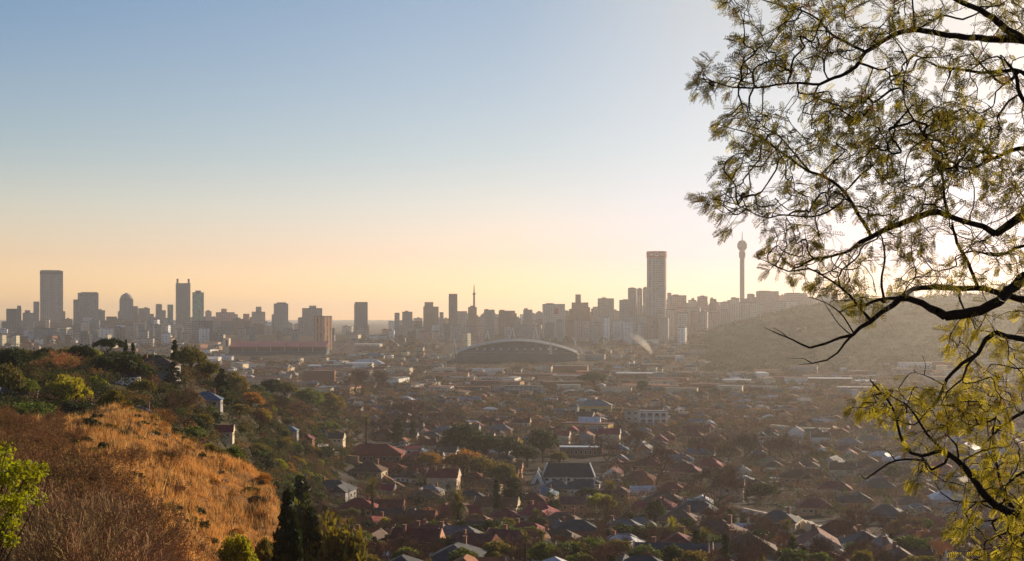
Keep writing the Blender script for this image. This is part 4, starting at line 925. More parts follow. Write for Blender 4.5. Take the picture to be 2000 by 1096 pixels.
def grow(g, levels, p, d, L0, r0, split=3, spread=.6, up=.12, shrink=.72, segs=None, nseg=3, rmin=.02, gnarl=.18):
    segs = [] if segs is None else segs
    d = d.normalized(); q = p; r = r0
    for i in range(nseg):
        d = (d + Vector((g.gauss(0, gnarl), g.gauss(0, gnarl), g.gauss(0, gnarl * .6) + up))).normalized()
        n_ = q + d * L0 / nseg; r2 = max(rmin, r * .86); segs.append((tuple(q), tuple(n_), r, r2)); q = n_; r = r2
        if levels > 0 and i >= 1:
            k = split if i == nseg - 1 else 1
            for _ in range(k):
                u = d.orthogonal().normalized(); u.rotate(Matrix.Rotation(g.uniform(0, 6.28), 3, d)); dd = (d + u * g.uniform(.4, 1.1) * spread * 1.4).normalized()
                grow(g, levels - 1, q, dd, L0 * shrink * g.uniform(.75, 1.15), max(rmin, r * .66), split, spread, up, shrink, segs, nseg, rmin, gnarl)
    return segs
def bare_tree_mesh(seed, H=9, levels=5, trunk=.2, spread=.62, rmin=.028):
    g = random.Random(seed); segs = grow(g, levels, Vector((0,0,-.4)), Vector((0,0,1)), H * .27, H * .028, 3, spread, .1, .78, None, 3, rmin)
    V = np.array([s[1] for s in segs]); top = V[:, 2].max(); k = H / top
    segs = [(tuple(np.array(a) * k), tuple(np.array(b) * k), r1, r2) for a, b, r1, r2 in segs]
    n_ = [s for s in segs if s[2] > H * .0085]; t_ = [s for s in segs if s[2] <= H * .0085]
    return mk('bare_trunk', *tubes(n_, 5), M_bark), mk('bare_crown', *tubes(t_, 3), M_twig)
def cloud(C, Rr, n_per, size, g, flat=.0, asp=.6):
    C = np.asarray(C); n = len(C) * n_per; c = np.repeat(C, n_per, 0); rr = np.repeat(np.broadcast_to(Rr, (len(C),)), n_per)
    c = c + rdir(n, g) * (g.random((n, 1)) ** .45) * rr[:, None] * np.array([1, 1, .75])
    u = rdir(n, g); u[:, 2] *= 1 - flat; v = np.cross(u, rdir(n, g)); v /= np.linalg.norm(v, axis=1, keepdims=True) + 1e-9
    s = size * g.uniform(.55, 1.35, (n, 1)); return quads(c, u * s * .5, v * s * .5 * asp)
def crown_shape(kind, H, W, g, n):
    """clump centres and radii for a crown"""
    if kind == 'round':
        d = rdir(n, g); d[:, 2] = np.abs(d[:, 2]) * 1.1 - .35; rr = g.uniform(.55, 1.0, (n, 1)) * (1 + .25 * np.sin(3 * np.arctan2(d[:, 1], d[:, 0]) + g.uniform(0, 6)))[:, None]
        c = d * rr * np.array([W/2, W/2, H * .36]) * .82; c[:, 2] += H * .6; r = W * .15
    elif kind == 'umbrella':
        a = g.uniform(0, 6.28, n); q = np.sqrt(g.random(n)); c = np.stack([np.cos(a) * q * W * .45, np.sin(a) * q * W * .45, H * (.72 + .2 * (1 - q * q)) + g.normal(0, H * .03, n)], 1); r = W * .1
    elif kind == 'dome':
        a = g.uniform(0, 6.28, n); q = np.sqrt(g.random(n)); c = np.stack([np.cos(a) * q * W * .44, np.sin(a) * q * W * .44, H * (.12 + .72 * np.sqrt(1 - .92 * q * q) * g.uniform(.55, 1, n))], 1); r = W * .11
    elif kind == 'cone':
        t = g.random(n) ** 1.3; a = g.uniform(0, 6.28, n); q = (1 - t) ** .8 * W * .45 * g.uniform(.5, 1.05, n); c = np.stack([np.cos(a) * q, np.sin(a) * q, H * (.1 + .88 * t)], 1); r = np.maximum(.08 * W, W * .16 * (1 - t * .8))
    elif kind == 'column':
        t = g.random(n); a = g.uniform(0, 6.28, n); q = np.sin(np.pi * np.clip(t * .9 + .08, 0, 1)) ** .5 * W * .4 * g.uniform(.4, 1, n); c = np.stack([np.cos(a) * q, np.sin(a) * q, H * (.04 + .94 * t)], 1); r = W * .2
    elif kind == 'spray':
        d = rdir(n, g); d[:, 2] = np.abs(d[:, 2]); c = d * np.array([W/2, W/2, H * .8]) * g.uniform(.3, 1, (n, 1)); r = W * .1
    return c, r
def leafy(kind, seed, H, W, n=60, per=45, size=.4, col='green', trunk=True, flat=0):
    g = np.random.default_rng(seed); c, r = crown_shape(kind, H, W, g, n); V, Fq = cloud(c, r, per, size, g, flat)
    cr = mk(kind + '_crown', V, Fq, LEAF[col])
    gg = random.Random(seed); segs = [((0,0,-.6),(0,0,H*.3), H*.03, H*.022)]
    for i in range(0, len(c), max(1, len(c) // 12)):
        mid = Vector((c[i][0]*.35, c[i][1]*.35, H*.3 + (c[i][2] - H*.3) * .5)); base = Vector((0, 0, min(H * .3, c[i][2] * .8)))
        segs += [(tuple(base), tuple(mid), H*.013, H*.009), (tuple(mid), tuple(c[i]), H*.009, H*.004)]
    return mk(kind + '_trunk', *tubes(segs, 5), M_bark), cr
def palm(seed, H, fan=True, col='olive', n=34, Lf=2.2):
    g = random.Random(seed); segs = []; z = 0; x = 0
    for i in range(10):
        x2 = x + g.uniform(-.06, .06); segs.append(((x, 0, z - (.6 if i == 0 else 0)), (x2, 0, z + H/10), .42 - i*.01, .41 - i*.01)); x = x2; z += H/10
    tr = mk('palm_trunk', *tubes(segs, 8), M_bark); m = MB()
    for i in range(n):
        a = g.uniform(0, 6.28); e0 = g.uniform(-.9, 1.35); p = Vector((x, 0, H)); d = Vector((math.cos(a) * math.cos(e0), math.sin(a) * math.cos(e0), math.sin(e0))); side = Vector((-math.sin(a), math.cos(a), 0))
        K = 5; pts = [p.copy()]
        for k in range(K): p = p + d * Lf / K; pts.append(p.copy()); d = (d + Vector((0, 0, -.22 if not fan else -.1))).normalized()
        for k in range(K):
            w0 = .5 * math.sin(math.pi * (k + .4) / (K + .6)) + .06; w1 = .5 * math.sin(math.pi * (k + 1.4) / (K + .6)) + .03
            for s in (-1, 1):
                for j in range(3):
                    t0 = j / 3; q0 = pts[k].lerp(pts[k+1], t0); q1 = pts[k].lerp(pts[k+1], t0 + .2); w_ = w0 + (w1 - w0) * t0
                    m.add([q0, q1, q1 + side * s * w_ * 1.3 + Vector((0,0,-w_*.5)) + (pts[k+1]-pts[k]) * .6], [(0,1,2)])
    return tr, m.mesh('palm_crown', [LEAF[col]])
PROTO = {}
for i in range(5): PROTO['bare', i] = bare_tree_mesh(40 + i, 9.5)
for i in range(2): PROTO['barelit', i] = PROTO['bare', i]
PROTO['barebig', 0] = bare_tree_mesh(61, 14, 6, spread=.7, rmin=.024)
for i in range(3): PROTO['round', i] = leafy('round', i, 9, 8.5, 80, 60, .6, 'green')
for i in range(3): PROTO['dark', i] = leafy('round', 10 + i, 9, 8, 95, 65, .62, 'dark')
for i in range(2): PROTO['olive', i] = leafy('round', 20 + i, 8, 8, 80, 55, .56, 'olive')
for i in range(2): PROTO['gold', i] = leafy('dome', 25 + i, 6.5, 8, 80, 55, .5, 'gold')
for i in range(2): PROTO['dome', i] = leafy('dome', 30 + i, 6, 9.5, 100, 60, .5, 'olive')
for i in range(2): PROTO['domeyellow', i] = leafy('dome', 34 + i, 6, 8, 100, 60, .48, 'yellow')
PROTO['umbrella', 0] = leafy('umbrella', 37, 8, 9, 70, 60, .36, 'dark')
for i in range(2): PROTO['conifer', i] = leafy('cone', 42 + i, 11, 6.5, 120, 60, .52, 'dark')
for i in range(2): PROTO['greyconifer', i] = leafy('cone', 46 + i, 9, 5.5, 80, 45, .38, 'grey')
for i in range(2): PROTO['cypress', i] = leafy('column', 50 + i, 10, 2.6, 110, 70, .4, 'dark')
for i in range(3): PROTO['bush', i] = leafy('dome', 54 + i, 2.6, 3.4, 40, 45, .2, ['dark','olive','green'][i])
for i in range(2): PROTO['greybush', i] = leafy('dome', 58 + i, 2.2, 3.2, 36, 40, .18, 'grey')
PROTO['palm', 0] = palm(1, 12, True, 'olive', 60, 2.6); PROTO['palm', 1] = palm(2, 9, True, 'olive', 60, 2.6)
PROTO['datepalm', 0] = palm(3, 4.0, False, 'olive', 90, 2.6); PROTO['datepalm', 1] = palm(4, 3, False, 'olive', 80, 2.2)
KIND = {'bare':('bare_tree','bare tree',9.5,9), 'barelit':('bare_tree','bare tree',9.5,9), 'barebig':('bare_tree','bare tree',14,14), 'round':('leafy_tree','tree',9,8.5), 'dark':('evergreen_tree','tree',9,8), 'olive':('leafy_tree','tree',8,8),
 'gold':('golden_tree','tree',6.5,8), 'dome':('dome_tree','tree',6,9.5), 'domeyellow':('dome_tree','tree',6,8), 'umbrella':('umbrella_pine','pine',8,9), 'conifer':('conifer','conifer',11,6.5), 'greyconifer':('conifer','conifer',9,5.5),
 'cypress':('cypress','cypress',10,2.6), 'bush':('bush','bush',2.6,3.4), 'greybush':('bush','bush',2.2,3.2), 'palm':('palm_tree','palm',12,4.4), 'datepalm':('palm_tree','palm',4.5,8)}
TREES = []
rt = random.Random(9)
def tree(kind, loc, H=None, W=None, label=None, col=None, group=None):
    ns = [i for (k, i) in PROTO if k == kind]; i = rt.choice(ns); nm, cat, h0, w0 = KIND[kind]
    sz = (H or h0) / h0; sx = (W / w0) if W else sz
    if label and loc[1] > 380: sx *= 1.12; sz *= 1.05
    e = empty(nm, loc, rt.uniform(0, 6.28), (sx, sx, sz)); tag(e, label, cat, group)
    tr, cr = PROTO[kind, i]; ob('trunk', tr, e); c = ob('crown', cr, e)
    if col: relink(c, LEAF[col] if col in LEAF else M_twiglit)
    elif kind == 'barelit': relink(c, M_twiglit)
    TREES.append((e, kind, col)); return e
def tpx(kind, px, y0, y1, w_px, d, label, col=None):
    """tree from its place in the picture: crown centre px, top y0, foot y1, crown width; d = distance"""
    if d is None: d = gd(px, y1)
    elif y1 < 1105:      # settle the foot on the slope where the photograph shows it
        ds = np.linspace(d * .72, min(d * 1.35, 1200), 60); ds = ds[(ds > 194) | (ds < 192 if d < 192 else False)]
        yy = HY - hz((px - HX) / F * ds, ds) / ds * F; d = float(ds[(np.abs(yy - y1) / (y1 - y0) + np.abs(ds / d - 1) * .7).argmin()])
    q = d / F; X = (px - HX) * q; zb = hzf(X, d); top = (HY - y0) * q; H = top - zb if d is not None else (y1 - y0) * q
    H = min(max(H, (y1 - y0) * q * .7), (y1 - y0) * q * (1.5 if y1 < 1105 else 9)); w_px = max(w_px, H / q * .5 if kind not in ('cypress', 'palm', 'conifer') else 0)
    return tree(kind, (X, d, zb - .1), H, w_px * q, label, col)

# trees of the left ridge
for a in [
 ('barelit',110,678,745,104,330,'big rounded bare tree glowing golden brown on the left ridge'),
 ('dark',22,672,740,70,340,'dark evergreen at the far left end of the ridge skyline'),
 ('dark',88,676,720,44,400,'dark evergreen top just above the golden brown bare tree'),
 ('round',160,670,725,56,390,'dark bushy tree with sunlit yellow right flank near the ridge crest','dark'),
 ('olive',182,678,712,34,380,'small yellow lit treetop right of the bushy ridge tree','yellow'),  # yellow leaves put in for the sun highlight on the bushy tree
 ('umbrella',212,662,708,58,430,'dark flat topped umbrella pine on the ridge skyline'),
 ('conifer',246,664,700,16,440,'small pointed conifer on the skyline right of the umbrella pine'),
 ('cypress',259,672,704,10,430,'short dark cypress beside a white post on the ridge'),
 ('cypress',341,660,700,13,470,'pointed black cypress alone on the ridge skyline'),
 ('dark',300,690,730,60,400,'dark bushy tree below the thatch coloured roof'),
 ('round',372,674,730,64,500,'rounded tree with sunlit yellow right edge ending the ridge crest','olive'),
 ('dome',232,683,742,110,350,'broad dark domed tree with golden top edge on the ridge','dark'),
 ('greyconifer',340,708,768,56,400,'brownish cone shaped tree on the ridge slope'),
 ('dome',130,724,800,100,270,'wide yellow green domed tree below the golden bare tree','yellow'),
 ('round',15,704,800,66,250,'green tree at the left frame edge below the ridge skyline','olive'),
 ('olive',52,734,790,54,250,'rounded bush tree with sunlit right side at the left','green'),
 ('barelit',95,755,800,70,240,'pale bare shrub tree below the wide yellow green dome'),
 ('dome',220,753,808,72,235,'smooth domed bush with bright yellow rim above the grass crest','olive'),
 ('dark',150,776,826,110,215,'black shaded thicket tree behind the grass crest'),
 ('dark',60,776,830,100,210,'black shaded thicket tree left of the grass crest'),
 ('dark',8,790,835,60,205,'black shaded thicket tree touching the left frame edge'),
 ('bare',325,755,822,44,300,'bare brown tree right of the dark blue grey roof'),
 ('bare',362,758,822,56,320,'spreading bare tree mid slope right of the first bare tree'),
 ('barelit',310,792,842,80,225,'low golden brown shrub tree just behind the grass crest'),
 ('conifer',432,722,795,48,430,'dark conifer with sunlit right flank on the falling ridge'),
 ('round',402,700,760,50,520,'rounded olive tree on the falling ridge crest','olive'),
 ('dome',455,722,765,60,560,'olive domed tree on the ridge descending from the dark conifer','olive'),
 ('olive',490,762,808,44,470,'bright golden tree on the lower ridge slope','gold'),
 ('dark',530,738,775,44,640,'dark bushy tree past the bright golden tree'),
 ('round',556,742,785,50,680,'rounded green tree farther down the ridge tail','olive'),
 ('dome',600,754,795,64,750,'broad olive tree on the ridge tail','green'),
 ('dome',642,764,805,60,860,'last broad tree where the ridge tail meets the valley','olive'),
 ('bare',500,800,845,50,520,'bare brown tree below the bright golden tree'),
 ('bare',585,780,835,70,780,'wide bare brown tree below the ridge tail'),
 ('bare',540,775,815,50,700,'bare brown tree amid the ridge tail greens'),
 ('dome',460,796,840,56,300,'dark domed tree with a thin glowing rim beside the blue roof','dark'),
 ('round',457,813,862,46,270,'ball shaped green tree under the dark domed tree','green'),
 ('round',412,790,830,26,330,'small round green tree left of the dark domed tree','green'),
 ('round',530,838,895,40,330,'dark green bushy tree right of the ball shaped tree','dark'),
 ('round',568,852,905,40,340,'rounded tree with sunlit yellow right half above the white wall','yellow'),
 ('olive',495,850,900,40,280,'brown green tree between ball tree and dark bushy tree','olive'),
 ('olive',405,856,892,26,220,'bright yellow green bush on the grass edge','yellow'),
 ('dark',430,870,905,40,215,'dark bush right of the bright yellow green bush'),
 ('dark',358,838,872,40,205,'dark bush on the upper grass edge'),
 ('bush',330,848,868,30,200,'small dark bush left of the upper grass edge bush','dark'),
 ('round',575,862,890,34,600,'small green tree before the hillside houses at the ridge foot','green'),
 ('olive',606,866,896,34,640,'small olive tree before the hillside houses at the ridge foot','olive'),
 ('dark',634,872,902,32,680,'small dark tree before the hillside houses at the ridge foot'),
 ('olive',590,880,930,44,330,'green bush tree right of the long grass slope','green'),
 ('olive',545,885,925,44,260,'olive bush tree at the lower right of the grass slope','yellow'),
 ('round',505,900,940,50,215,'golden bush at the right rim of the grass slope','gold'),
 ('olive',560,912,960,56,240,'spreading olive bush over the lower grass rim','olive'),
 ('conifer',562,950,1110,120,112,'tall black green conifer at the foot of the grass slope'),
 ('conifer',606,990,1110,120,150,'second dark conifer behind the large olive tree'),
 ('olive',644,980,1110,150,150,'large olive tree with sunlit yellow edge, bottom left of centre','olive'),
 ('greyconifer',590,925,1106,60,240,'dark spreading tree above the tall black green conifer','dark'),
 ('domeyellow',462,1030,1100,84,78,'yellow speckled shrub at the bottom of the grass slope','yellow'),
 ('dome',515,1040,1110,60,120,'dark shrub at the bottom right corner of the grass slope')]:
    tpx(*a[:7], col=a[7] if len(a) > 7 else None)
# bushes on the grass slope
for px, d, w_, k, lb in [(242,150,26,'dark','dark bush throwing a long shadow on the upper grass slope'),(388,118,34,'dark','black bush in the middle of the grass slope'),(402,108,22,'dark','smaller black bush below the middle slope bush'),
    (285,98,18,'grey','small grey bush low on the grass slope'),(365,104,16,'dark','tiny dark bush left of the middle slope bush'),(435,112,12,'dark','tiny dark bush right of the middle slope bush'),(345,130,20,'dark','dark bush pair above the middle slope bush'),
    (485,116,22,'olive','rounded bush near the right rim of the grass slope'),(296,142,16,'dark','tiny bush near the top of the grass slope'),(180,120,40,'olive','brown green bush on the left of the grass slope'),(120,135,60,'dark','dark thicket bush on the left crest of the grass slope'),(70,128,50,'dark','dark bush nearest the left frame edge on the slope crest'),
    (60,140,50,'olive','brown thicket bush behind the slope crest at left'),(175,148,50,'dark','dark bush on the crest above the brown green bush'),(330,90,14,'dark','tiny bush in the lower grass slope'),(450,140,14,'dark','dark speck of a bush near the slope top right')]:
    p = GD(px, d); q = d / F; tree('bush', (p.x, p.y, p.z - .1), w_ * q * .62, w_ * q, lb, k)
# trees of the valley read from the photograph
for a in [
 ('palm',728,932,1030,30,None,'tall slim palm with a ragged crown beside the dark red roofs'),
 ('palm',715,820,868,18,None,'slim palm standing before the largest dark red roof'),
 ('cypress',970,940,1008,14,None,'slim dark cypress, left of the central cypress pair'),
 ('cypress',1002,936,1006,36,None,'thick dark cypress, right of the central cypress pair'),
 ('datepalm',895,980,1040,62,None,'bushy date palm with pale drooping fronds'),
 ('conifer',776,820,868,44,None,'dark fir tree above the large dark red roof'),
 ('cypress',806,824,864,12,None,'slim dark cypress right of the fir tree'),
 ('dark',905,824,900,72,None,'tall dark green tree at the left of the central green clump'),
 ('dark',884,850,900,50,None,'lower dark green tree left front of the central green clump'),
 ('dark',950,845,910,70,None,'dark tree in the middle of the central green clump'),
 ('dark',990,848,908,60,None,'dark tree right of the middle of the central green clump'),
 ('olive',1000,850,885,34,None,'small yellow topped tree inside the central green clump','yellow'),
 ('dark',1060,836,905,62,None,'tall round dark tree ending the central green clump at right'),
 ('dark',1030,868,915,50,None,'dark tree low in the central green clump near the church hall'),
 ('dark',1092,880,912,34,None,'small dark tree above the church hall roof','olive'),
 ('olive',905,876,936,80,None,'golden willow like tree with a soft rounded crown','gold'),
 ('olive',945,888,945,64,None,'olive gold tree right of the golden willow like tree','olive'),
 ('olive',980,900,962,60,None,'olive tree above the thick dark cypress','olive'),
 ('bare',815,888,930,54,None,'pale bare tree right of the dark red school roofs'),
 ('olive',840,880,925,50,None,'orange brown tree between pale bare tree and golden willow','gold'),
 ('dark',862,920,958,38,None,'round dark bush below the orange brown tree'),
 ('palm',965,920,960,22,None,'shaggy palm beside the slim dark cypress'),
 ('dark',1222,1020,1078,86,None,'wide dark green tree near the bottom centre right'),
 ('dome',1172,962,1000,62,None,'domed tree with bright yellow rim right of the church annex','yellow'),
 ('dark',1150,950,990,44,None,'dark tree left of the bright rimmed domed tree'),
 ('palm',1190,936,990,28,None,'pale crowned palm behind the bright rimmed domed tree'),
 ('dark',1280,972,1040,36,None,'tall dark bushy tree right of the wide brown plane tree'),
 ('dark',958,1012,1066,36,None,'dark egg shaped tree between two maroon roofs'),
 ('dark',1083,974,1012,28,None,'small dark round tree behind the cream gabled house'),
 ('palm',885,1048,1100,32,None,'palm with yellow edged crown at the bottom left of centre'),
 ('domeyellow',925,1072,1100,34,None,'bright yellow green bush at the bottom edge, left of centre','yellow'),
 ('domeyellow',1086,1082,1100,18,None,'tiny yellow green bush at the bottom edge','yellow'),
 ('domeyellow',1138,1080,1100,28,None,'yellow green bush beside the yellow gabled house','yellow'),
 ('dark',886,1025,1060,26,None,'dark bush below the date palm','olive'),
 ('dark',1485,940,990,64,None,'flat topped dark green tree right of centre'),
 ('barebig',1400,905,1000,112,None,'largest bare brown tree, right of the church yard'),
 ('bare',1282,868,948,74,None,'bare brown tree left of the largest bare tree'),
 ('bare',1190,845,915,76,None,'bare brown tree right above the church hall roof'),
 ('bare',1250,838,900,72,None,'bare brown tree below the open framed white building'),
 ('bare',1180,968,1030,56,None,'round pale brown tree below the bright rimmed dome'),
 ('barebig',1690,985,1080,104,None,'wide bare tree at the lower right by the long sunlit wall'),
 ('bare',1400,985,1060,70,None,'twisted bare tree before the cream gabled villa'),
 ('cypress',1549,1052,1110,20,None,'black cypress cut by the bottom edge at right'),
 ('dark',1746,905,950,36,None,'dark oval tree under the dead twigs at right'),
 ('datepalm',1310,1028,1070,50,None,'yellow green date palm at the bottom centre right','yellow'),
 ('olive',745,1055,1096,56,None,'mottled bush tree right of the large olive tree','olive'),
 ('domeyellow',752,1008,1040,26,None,'small yellow rimmed bush below the tall slim palm','yellow'),
 ('dark',812,965,1000,42,None,'grey green round tree right of the tall slim palm','grey'),
 ('dark',1055,1060,1096,20,None,'small dark tree at the bottom near the grey gable','dark'),
 ('bare',825,780,835,110,None,'massed bare brown tree left of the pale blue shed'),
 ('bare',790,790,840,70,None,'bare brown tree at the left of the massed brown trees'),
 ('bare',870,800,845,70,None,'bare brown tree right of the massed brown trees'),
 ('bare',705,720,780,80,None,'tall bare brown tree above the plain brown box building'),
 ('bare',745,725,780,60,None,'bare tree right of the tall bare brown tree'),
 ('olive',790,745,765,36,None,'small yellow green rounded tree in the middle distance','olive'),
 ('dark',630,822,855,60,None,'green hedge like tree above the white garden wall','green'),
 ('dark',1160,725,760,50,None,'round dark tree above the long corrugated sheds'),
 ('dark',1255,672,694,22,2250,'dark round tree beside the smoke plume','green'),
 ('dome',1610,872,900,60,None,'olive yellow rounded tree at the end of the brown tree row','olive')]:
    tpx(*a[:7], col=a[7] if len(a) > 7 else None)
for i, px in enumerate(range(1370, 1600, 26)): tpx('bare', px + rt.uniform(-6, 6), 845 + rt.uniform(-5, 6), 905, 58, None, None)
N_HANDT = len(TREES)
# gardens: the nearest ones are trees of their own, the rest one mass
cand = []
for d, x, side, px, py in lots: pass
g_ = random.Random(31)
for i in range(24000):
    d = g_.uniform(330, 1250); px = g_.uniform(400, 2040); x = (px - HX) / F * d
    if g_.random() > d / 1250: continue
    py = pix(x, d)[1]
    if onhill(px, d) or not free(px, py - 6) or py > 1140: continue
    if d < 620 and g_.random() < .5: continue
    if any((x - a)**2 + (d - b)**2 < 70 for a, b, c_ in taken): continue
    if any((x - a)**2 + ((d - b) * .6)**2 < 90 for a, b in WPTS): continue
    if any(-30 < (a * d / b - x) * 1 < 30 and abs(a * d / b - x) < c_ * .8 and 0 < b - d < 26 for a, b, c_ in taken): continue
    cand.append((d, x, px, py))
cand.sort(); n_t = 0; restt = []
keep = []
for d, x, px, py in cand:
    if all((x - a)**2 + (d - b)**2 > 24 for a, b in keep[-400:]): keep.append((x, d))
houses_xy = np.array([(o[0].location.x, o[0].location.y) for o in HOUSES if o[0].location.y > 300] + [(r[0], r[1]) for r in rest])
for x, d in keep:
    dd2 = ((houses_xy - (x, d))**2).sum(1).min()
    if dd2 < 36 and g_.random() < .75: continue
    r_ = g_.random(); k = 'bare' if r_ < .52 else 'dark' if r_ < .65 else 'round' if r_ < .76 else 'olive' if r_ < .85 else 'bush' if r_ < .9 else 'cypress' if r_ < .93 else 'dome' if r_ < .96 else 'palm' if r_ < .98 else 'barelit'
    px = HX + x / d * F
    if n_t < 520 and -20 < px < 2020: 
        H = KIND[k][2] * g_.uniform(.55, 1.05) * (1.3 if k in ('bush',) else 1); tree(k, (x, d, hzf(x, d) - .1), H, KIND[k][3] * H / KIND[k][2] * g_.uniform(.9, 1.25)); n_t += 1
    else: restt.append((x, d, k))
RIDGE = []
for i in range(4000):
    if len(RIDGE) > 150: break
    d = g_.uniform(215, 760); px = g_.uniform(-20, 640); x = (px - HX) / F * d
    if not onhill(px, d) or d < 200: continue
    if any((x - a)**2 + (d - b)**2 < 50 for a, b in RIDGE): continue
    if any((o.location.x - x)**2 + (o.location.y - d)**2 < 20 for o, _, _ in TREES[:60]): continue
    if any((o[0].location.x - x)**2 + ((o[0].location.y - d) * .6)**2 < 130 for o in HOUSES if o[0].location.y < 760): continue
    RIDGE.append((x, d)); k = g_.choice(['dome','dark','olive','bare','round','dome','domeyellow','dark','gold','dome']); H = KIND[k][2] * g_.uniform(.6, 1.0) * (1 if d > 260 else .6)
    tree(k, (x, d, hzf(x, d) - .1), H, KIND[k][3] * H / KIND[k][2] * g_.uniform(1, 1.4), None, 'dark' if k == 'dome' and g_.random() < .4 else None)
# the wooded flank that runs down into the houses
FL = []
for i in range(3000):
    if len(FL) > 75: break
    d = g_.uniform(240, 860); px = g_.uniform(500, 690) - (d < 400) * 30; x = (px - HX) / F * d
    if any((x - a)**2 + (d - b)**2 < 45 for a, b in FL): continue
    if any((o[0].location.x - x)**2 + ((o[0].location.y - d) * .7)**2 < 110 for o in HOUSES if o[0].location.y < 1000): continue
    py = pix(x, d)[1]
    if py > 1100 or px > 690 - max(0, (py - 860)) * .5: continue
    FL.append((x, d)); k = g_.choice(['dome', 'dark', 'olive', 'round', 'domeyellow', 'dark', 'round', 'bare', 'gold']); H = KIND[k][2] * g_.uniform(.55, .95)
    tree(k, (x, d, hzf(x, d) - .1), H, KIND[k][3] * H / KIND[k][2] * g_.uniform(1, 1.35))
# hillside scrub of the left ridge
scr = []
for i in range(1500):
    d = g_.uniform(240, 950); px = g_.uniform(510, 700); x = (px - HX) / F * d; py = pix(x, d)[1]
    if px > 700 - max(0, (py - 860)) * .5 or any((o[0].location.x - x)**2 + ((o[0].location.y - d) * .7)**2 < 90 for o in HOUSES if o[0].location.y < 1000): continue
    scr.append((x, d, px))
for i in range(5200):
    d = g_.uniform(196, 1150); px = g_.uniform(-30, 700)
    if not onhill(px, d) or d < 196: continue
    if any((o[0].location.x - (px - HX) / F * d)**2 + ((o[0].location.y - d) * .7)**2 < 90 for o in HOUSES if o[0].location.y < 1000): continue
    scr.append(((px - HX) / F * d, d, px))
# masses
TC = {'bare':(.15,.078,.05),'barelit':(.3,.16,.06),'dark':(.03,.04,.016),'round':(.065,.085,.02),'olive':(.13,.11,.03),'bush':(.05,.05,.02),'cypress':(.025,.035,.015),'dome':(.11,.105,.025),'palm':(.07,.065,.025)}  # barelit repeats the bare tone with sunlight put in
gN = np.random.default_rng(3)
def mass(name, items, col_transl=.25):
    """items: x, y, z, crown width, height, colour, number of leaves, leaf size"""
    Cs, Us, Vs, Cc = [], [], [], []
    for x, y, z, w_, h, c_, n, s in items:
        dd = rdir(n, gN); dd[:, 2] = np.abs(dd[:, 2]) * 1.25 - .25; c0 = dd * gN.uniform(.45, 1, (n, 1)) * np.array([w_/2, w_/2, h*.52]) * (1 + .2 * np.sin(2.5 * np.arctan2(dd[:, 1], dd[:, 0]) + x))[:, None] + np.array([x, y, z + h*.5])
        u = rdir(n, gN); v = np.cross(u, rdir(n, gN)); v /= np.linalg.norm(v, axis=1, keepdims=True); ss = s * gN.uniform(.5, 1.3, (n, 1)) * .5
        Cs.append(c0); Us.append(u * ss); Vs.append(v * ss * .65); Cc.append(np.array(c_) * gN.uniform(.6, 1.4, (n, 1)))
    V, Fq = quads(np.concatenate(Cs), np.concatenate(Us), np.concatenate(Vs))
    m = mat(name + '_leaves', (1,1,1), .85, .1, tone=True, transl=col_transl)
    o = ob(name, mk(name, V, Fq, m, None, np.concatenate(Cc))); tag(o, kind='stuff'); return o
it = []
for x, d, k in restt:
    w_ = g_.uniform(6, 10) * (.35 if k in ('cypress', 'bush') else 1); h = g_.uniform(5, 8.5) * (.5 if k == 'bush' else 1)
    it.append((x, d, hzf(x, d) - .3, w_, h, TC[k], 240 if d < 900 else 170, .5 + .35 * (k == 'bare') * 0))
for i in range(11000):
    d = 1 / g_.uniform(1/3400, 1/1150) if g_.random() < .7 else g_.uniform(1150, 3300); px = g_.uniform(-30, 2060); x = (px - HX) / F * d
    if onhill(px, d): continue
    if px > 1380 and d > 2000: continue
    if (870 < px < 1150 and d > 2250) or (430 < px < 700 and d > 2350): continue
    py = pix(x, d)[1]
    c_ = TC['bare'] if g_.random() < .58 else TC[g_.choice(['dark', 'dark', 'round', 'olive', 'barelit'])]
    it.append((x, d, hzf(x, d) - .3, g_.uniform(9, 18), g_.uniform(5, 10), c_, 90 if d < 1800 else 44, .9 + d / 2800))
mass('woodland', it)
it = []
for i in range(3600):   # scrub over the far green hill
    d = g_.uniform(1980, 3150); px = g_.uniform(1370, 2200); x = (px - HX) / F * d
    it.append((x, d, hzf(x, d) - .5, g_.uniform(10, 26), g_.uniform(5, 13), g_.choice([(.03,.045,.02), (.05,.06,.03), (.09,.075,.045), (.13,.11,.07)]), 40, 2.2))
mass('hill_scrub', it)
it = []
for x, d, px in scr:
    k = g_.choice(['dark','round','olive','bare','dome','barelit','dome','bush','dark']); s = g_.uniform(.5, 1.1) * (1 if d > 260 else .6)
    it.append((x, d, hzf(x, d) - .2, 8 * s, 5 * s, TC[k], int(300 if d < 450 else 180), .3 + d / 2200))
mass('hillside_scrub', it, .3)

# dry grass on the near slope and bare shrubs at its foot
n = 30000; d = np.sqrt(gN.uniform(42**2, 188**2, n)); px = gN.uniform(-30, 575, n); x = (px - HX) / F * d; z = hz(x, d)
dens = bumps(x, d, 9) + gN.normal(0, .6, n); kp = dens > -1.0; x, d, z = x[kp], d[kp], z[kp]; n = len(x)
pal = np.array([(.78,.42,.12),(.6,.29,.07),(.8,.5,.18),(.3,.15,.045),(.1,.065,.03)]); tc_ = pal[np.clip((gN.random(n) * 3.6 + np.clip(bumps(x, d, 22), -1, 1) * 1.0 + np.clip(bumps(x + 40, d, 4.5), -1, 1) * 1.5).astype(int), 0, 4)]
K = 7; h = gN.uniform(.15, .75, (n, K)) * (1 + .45 * np.clip(bumps(x, d, 14), -1, 1) + .5 * np.clip(bumps(x + 40, d, 4.5), -1, 1))[:, None]; a = gN.uniform(0, 6.28, (n, K)); le = gN.uniform(.1, .45, (n, K))
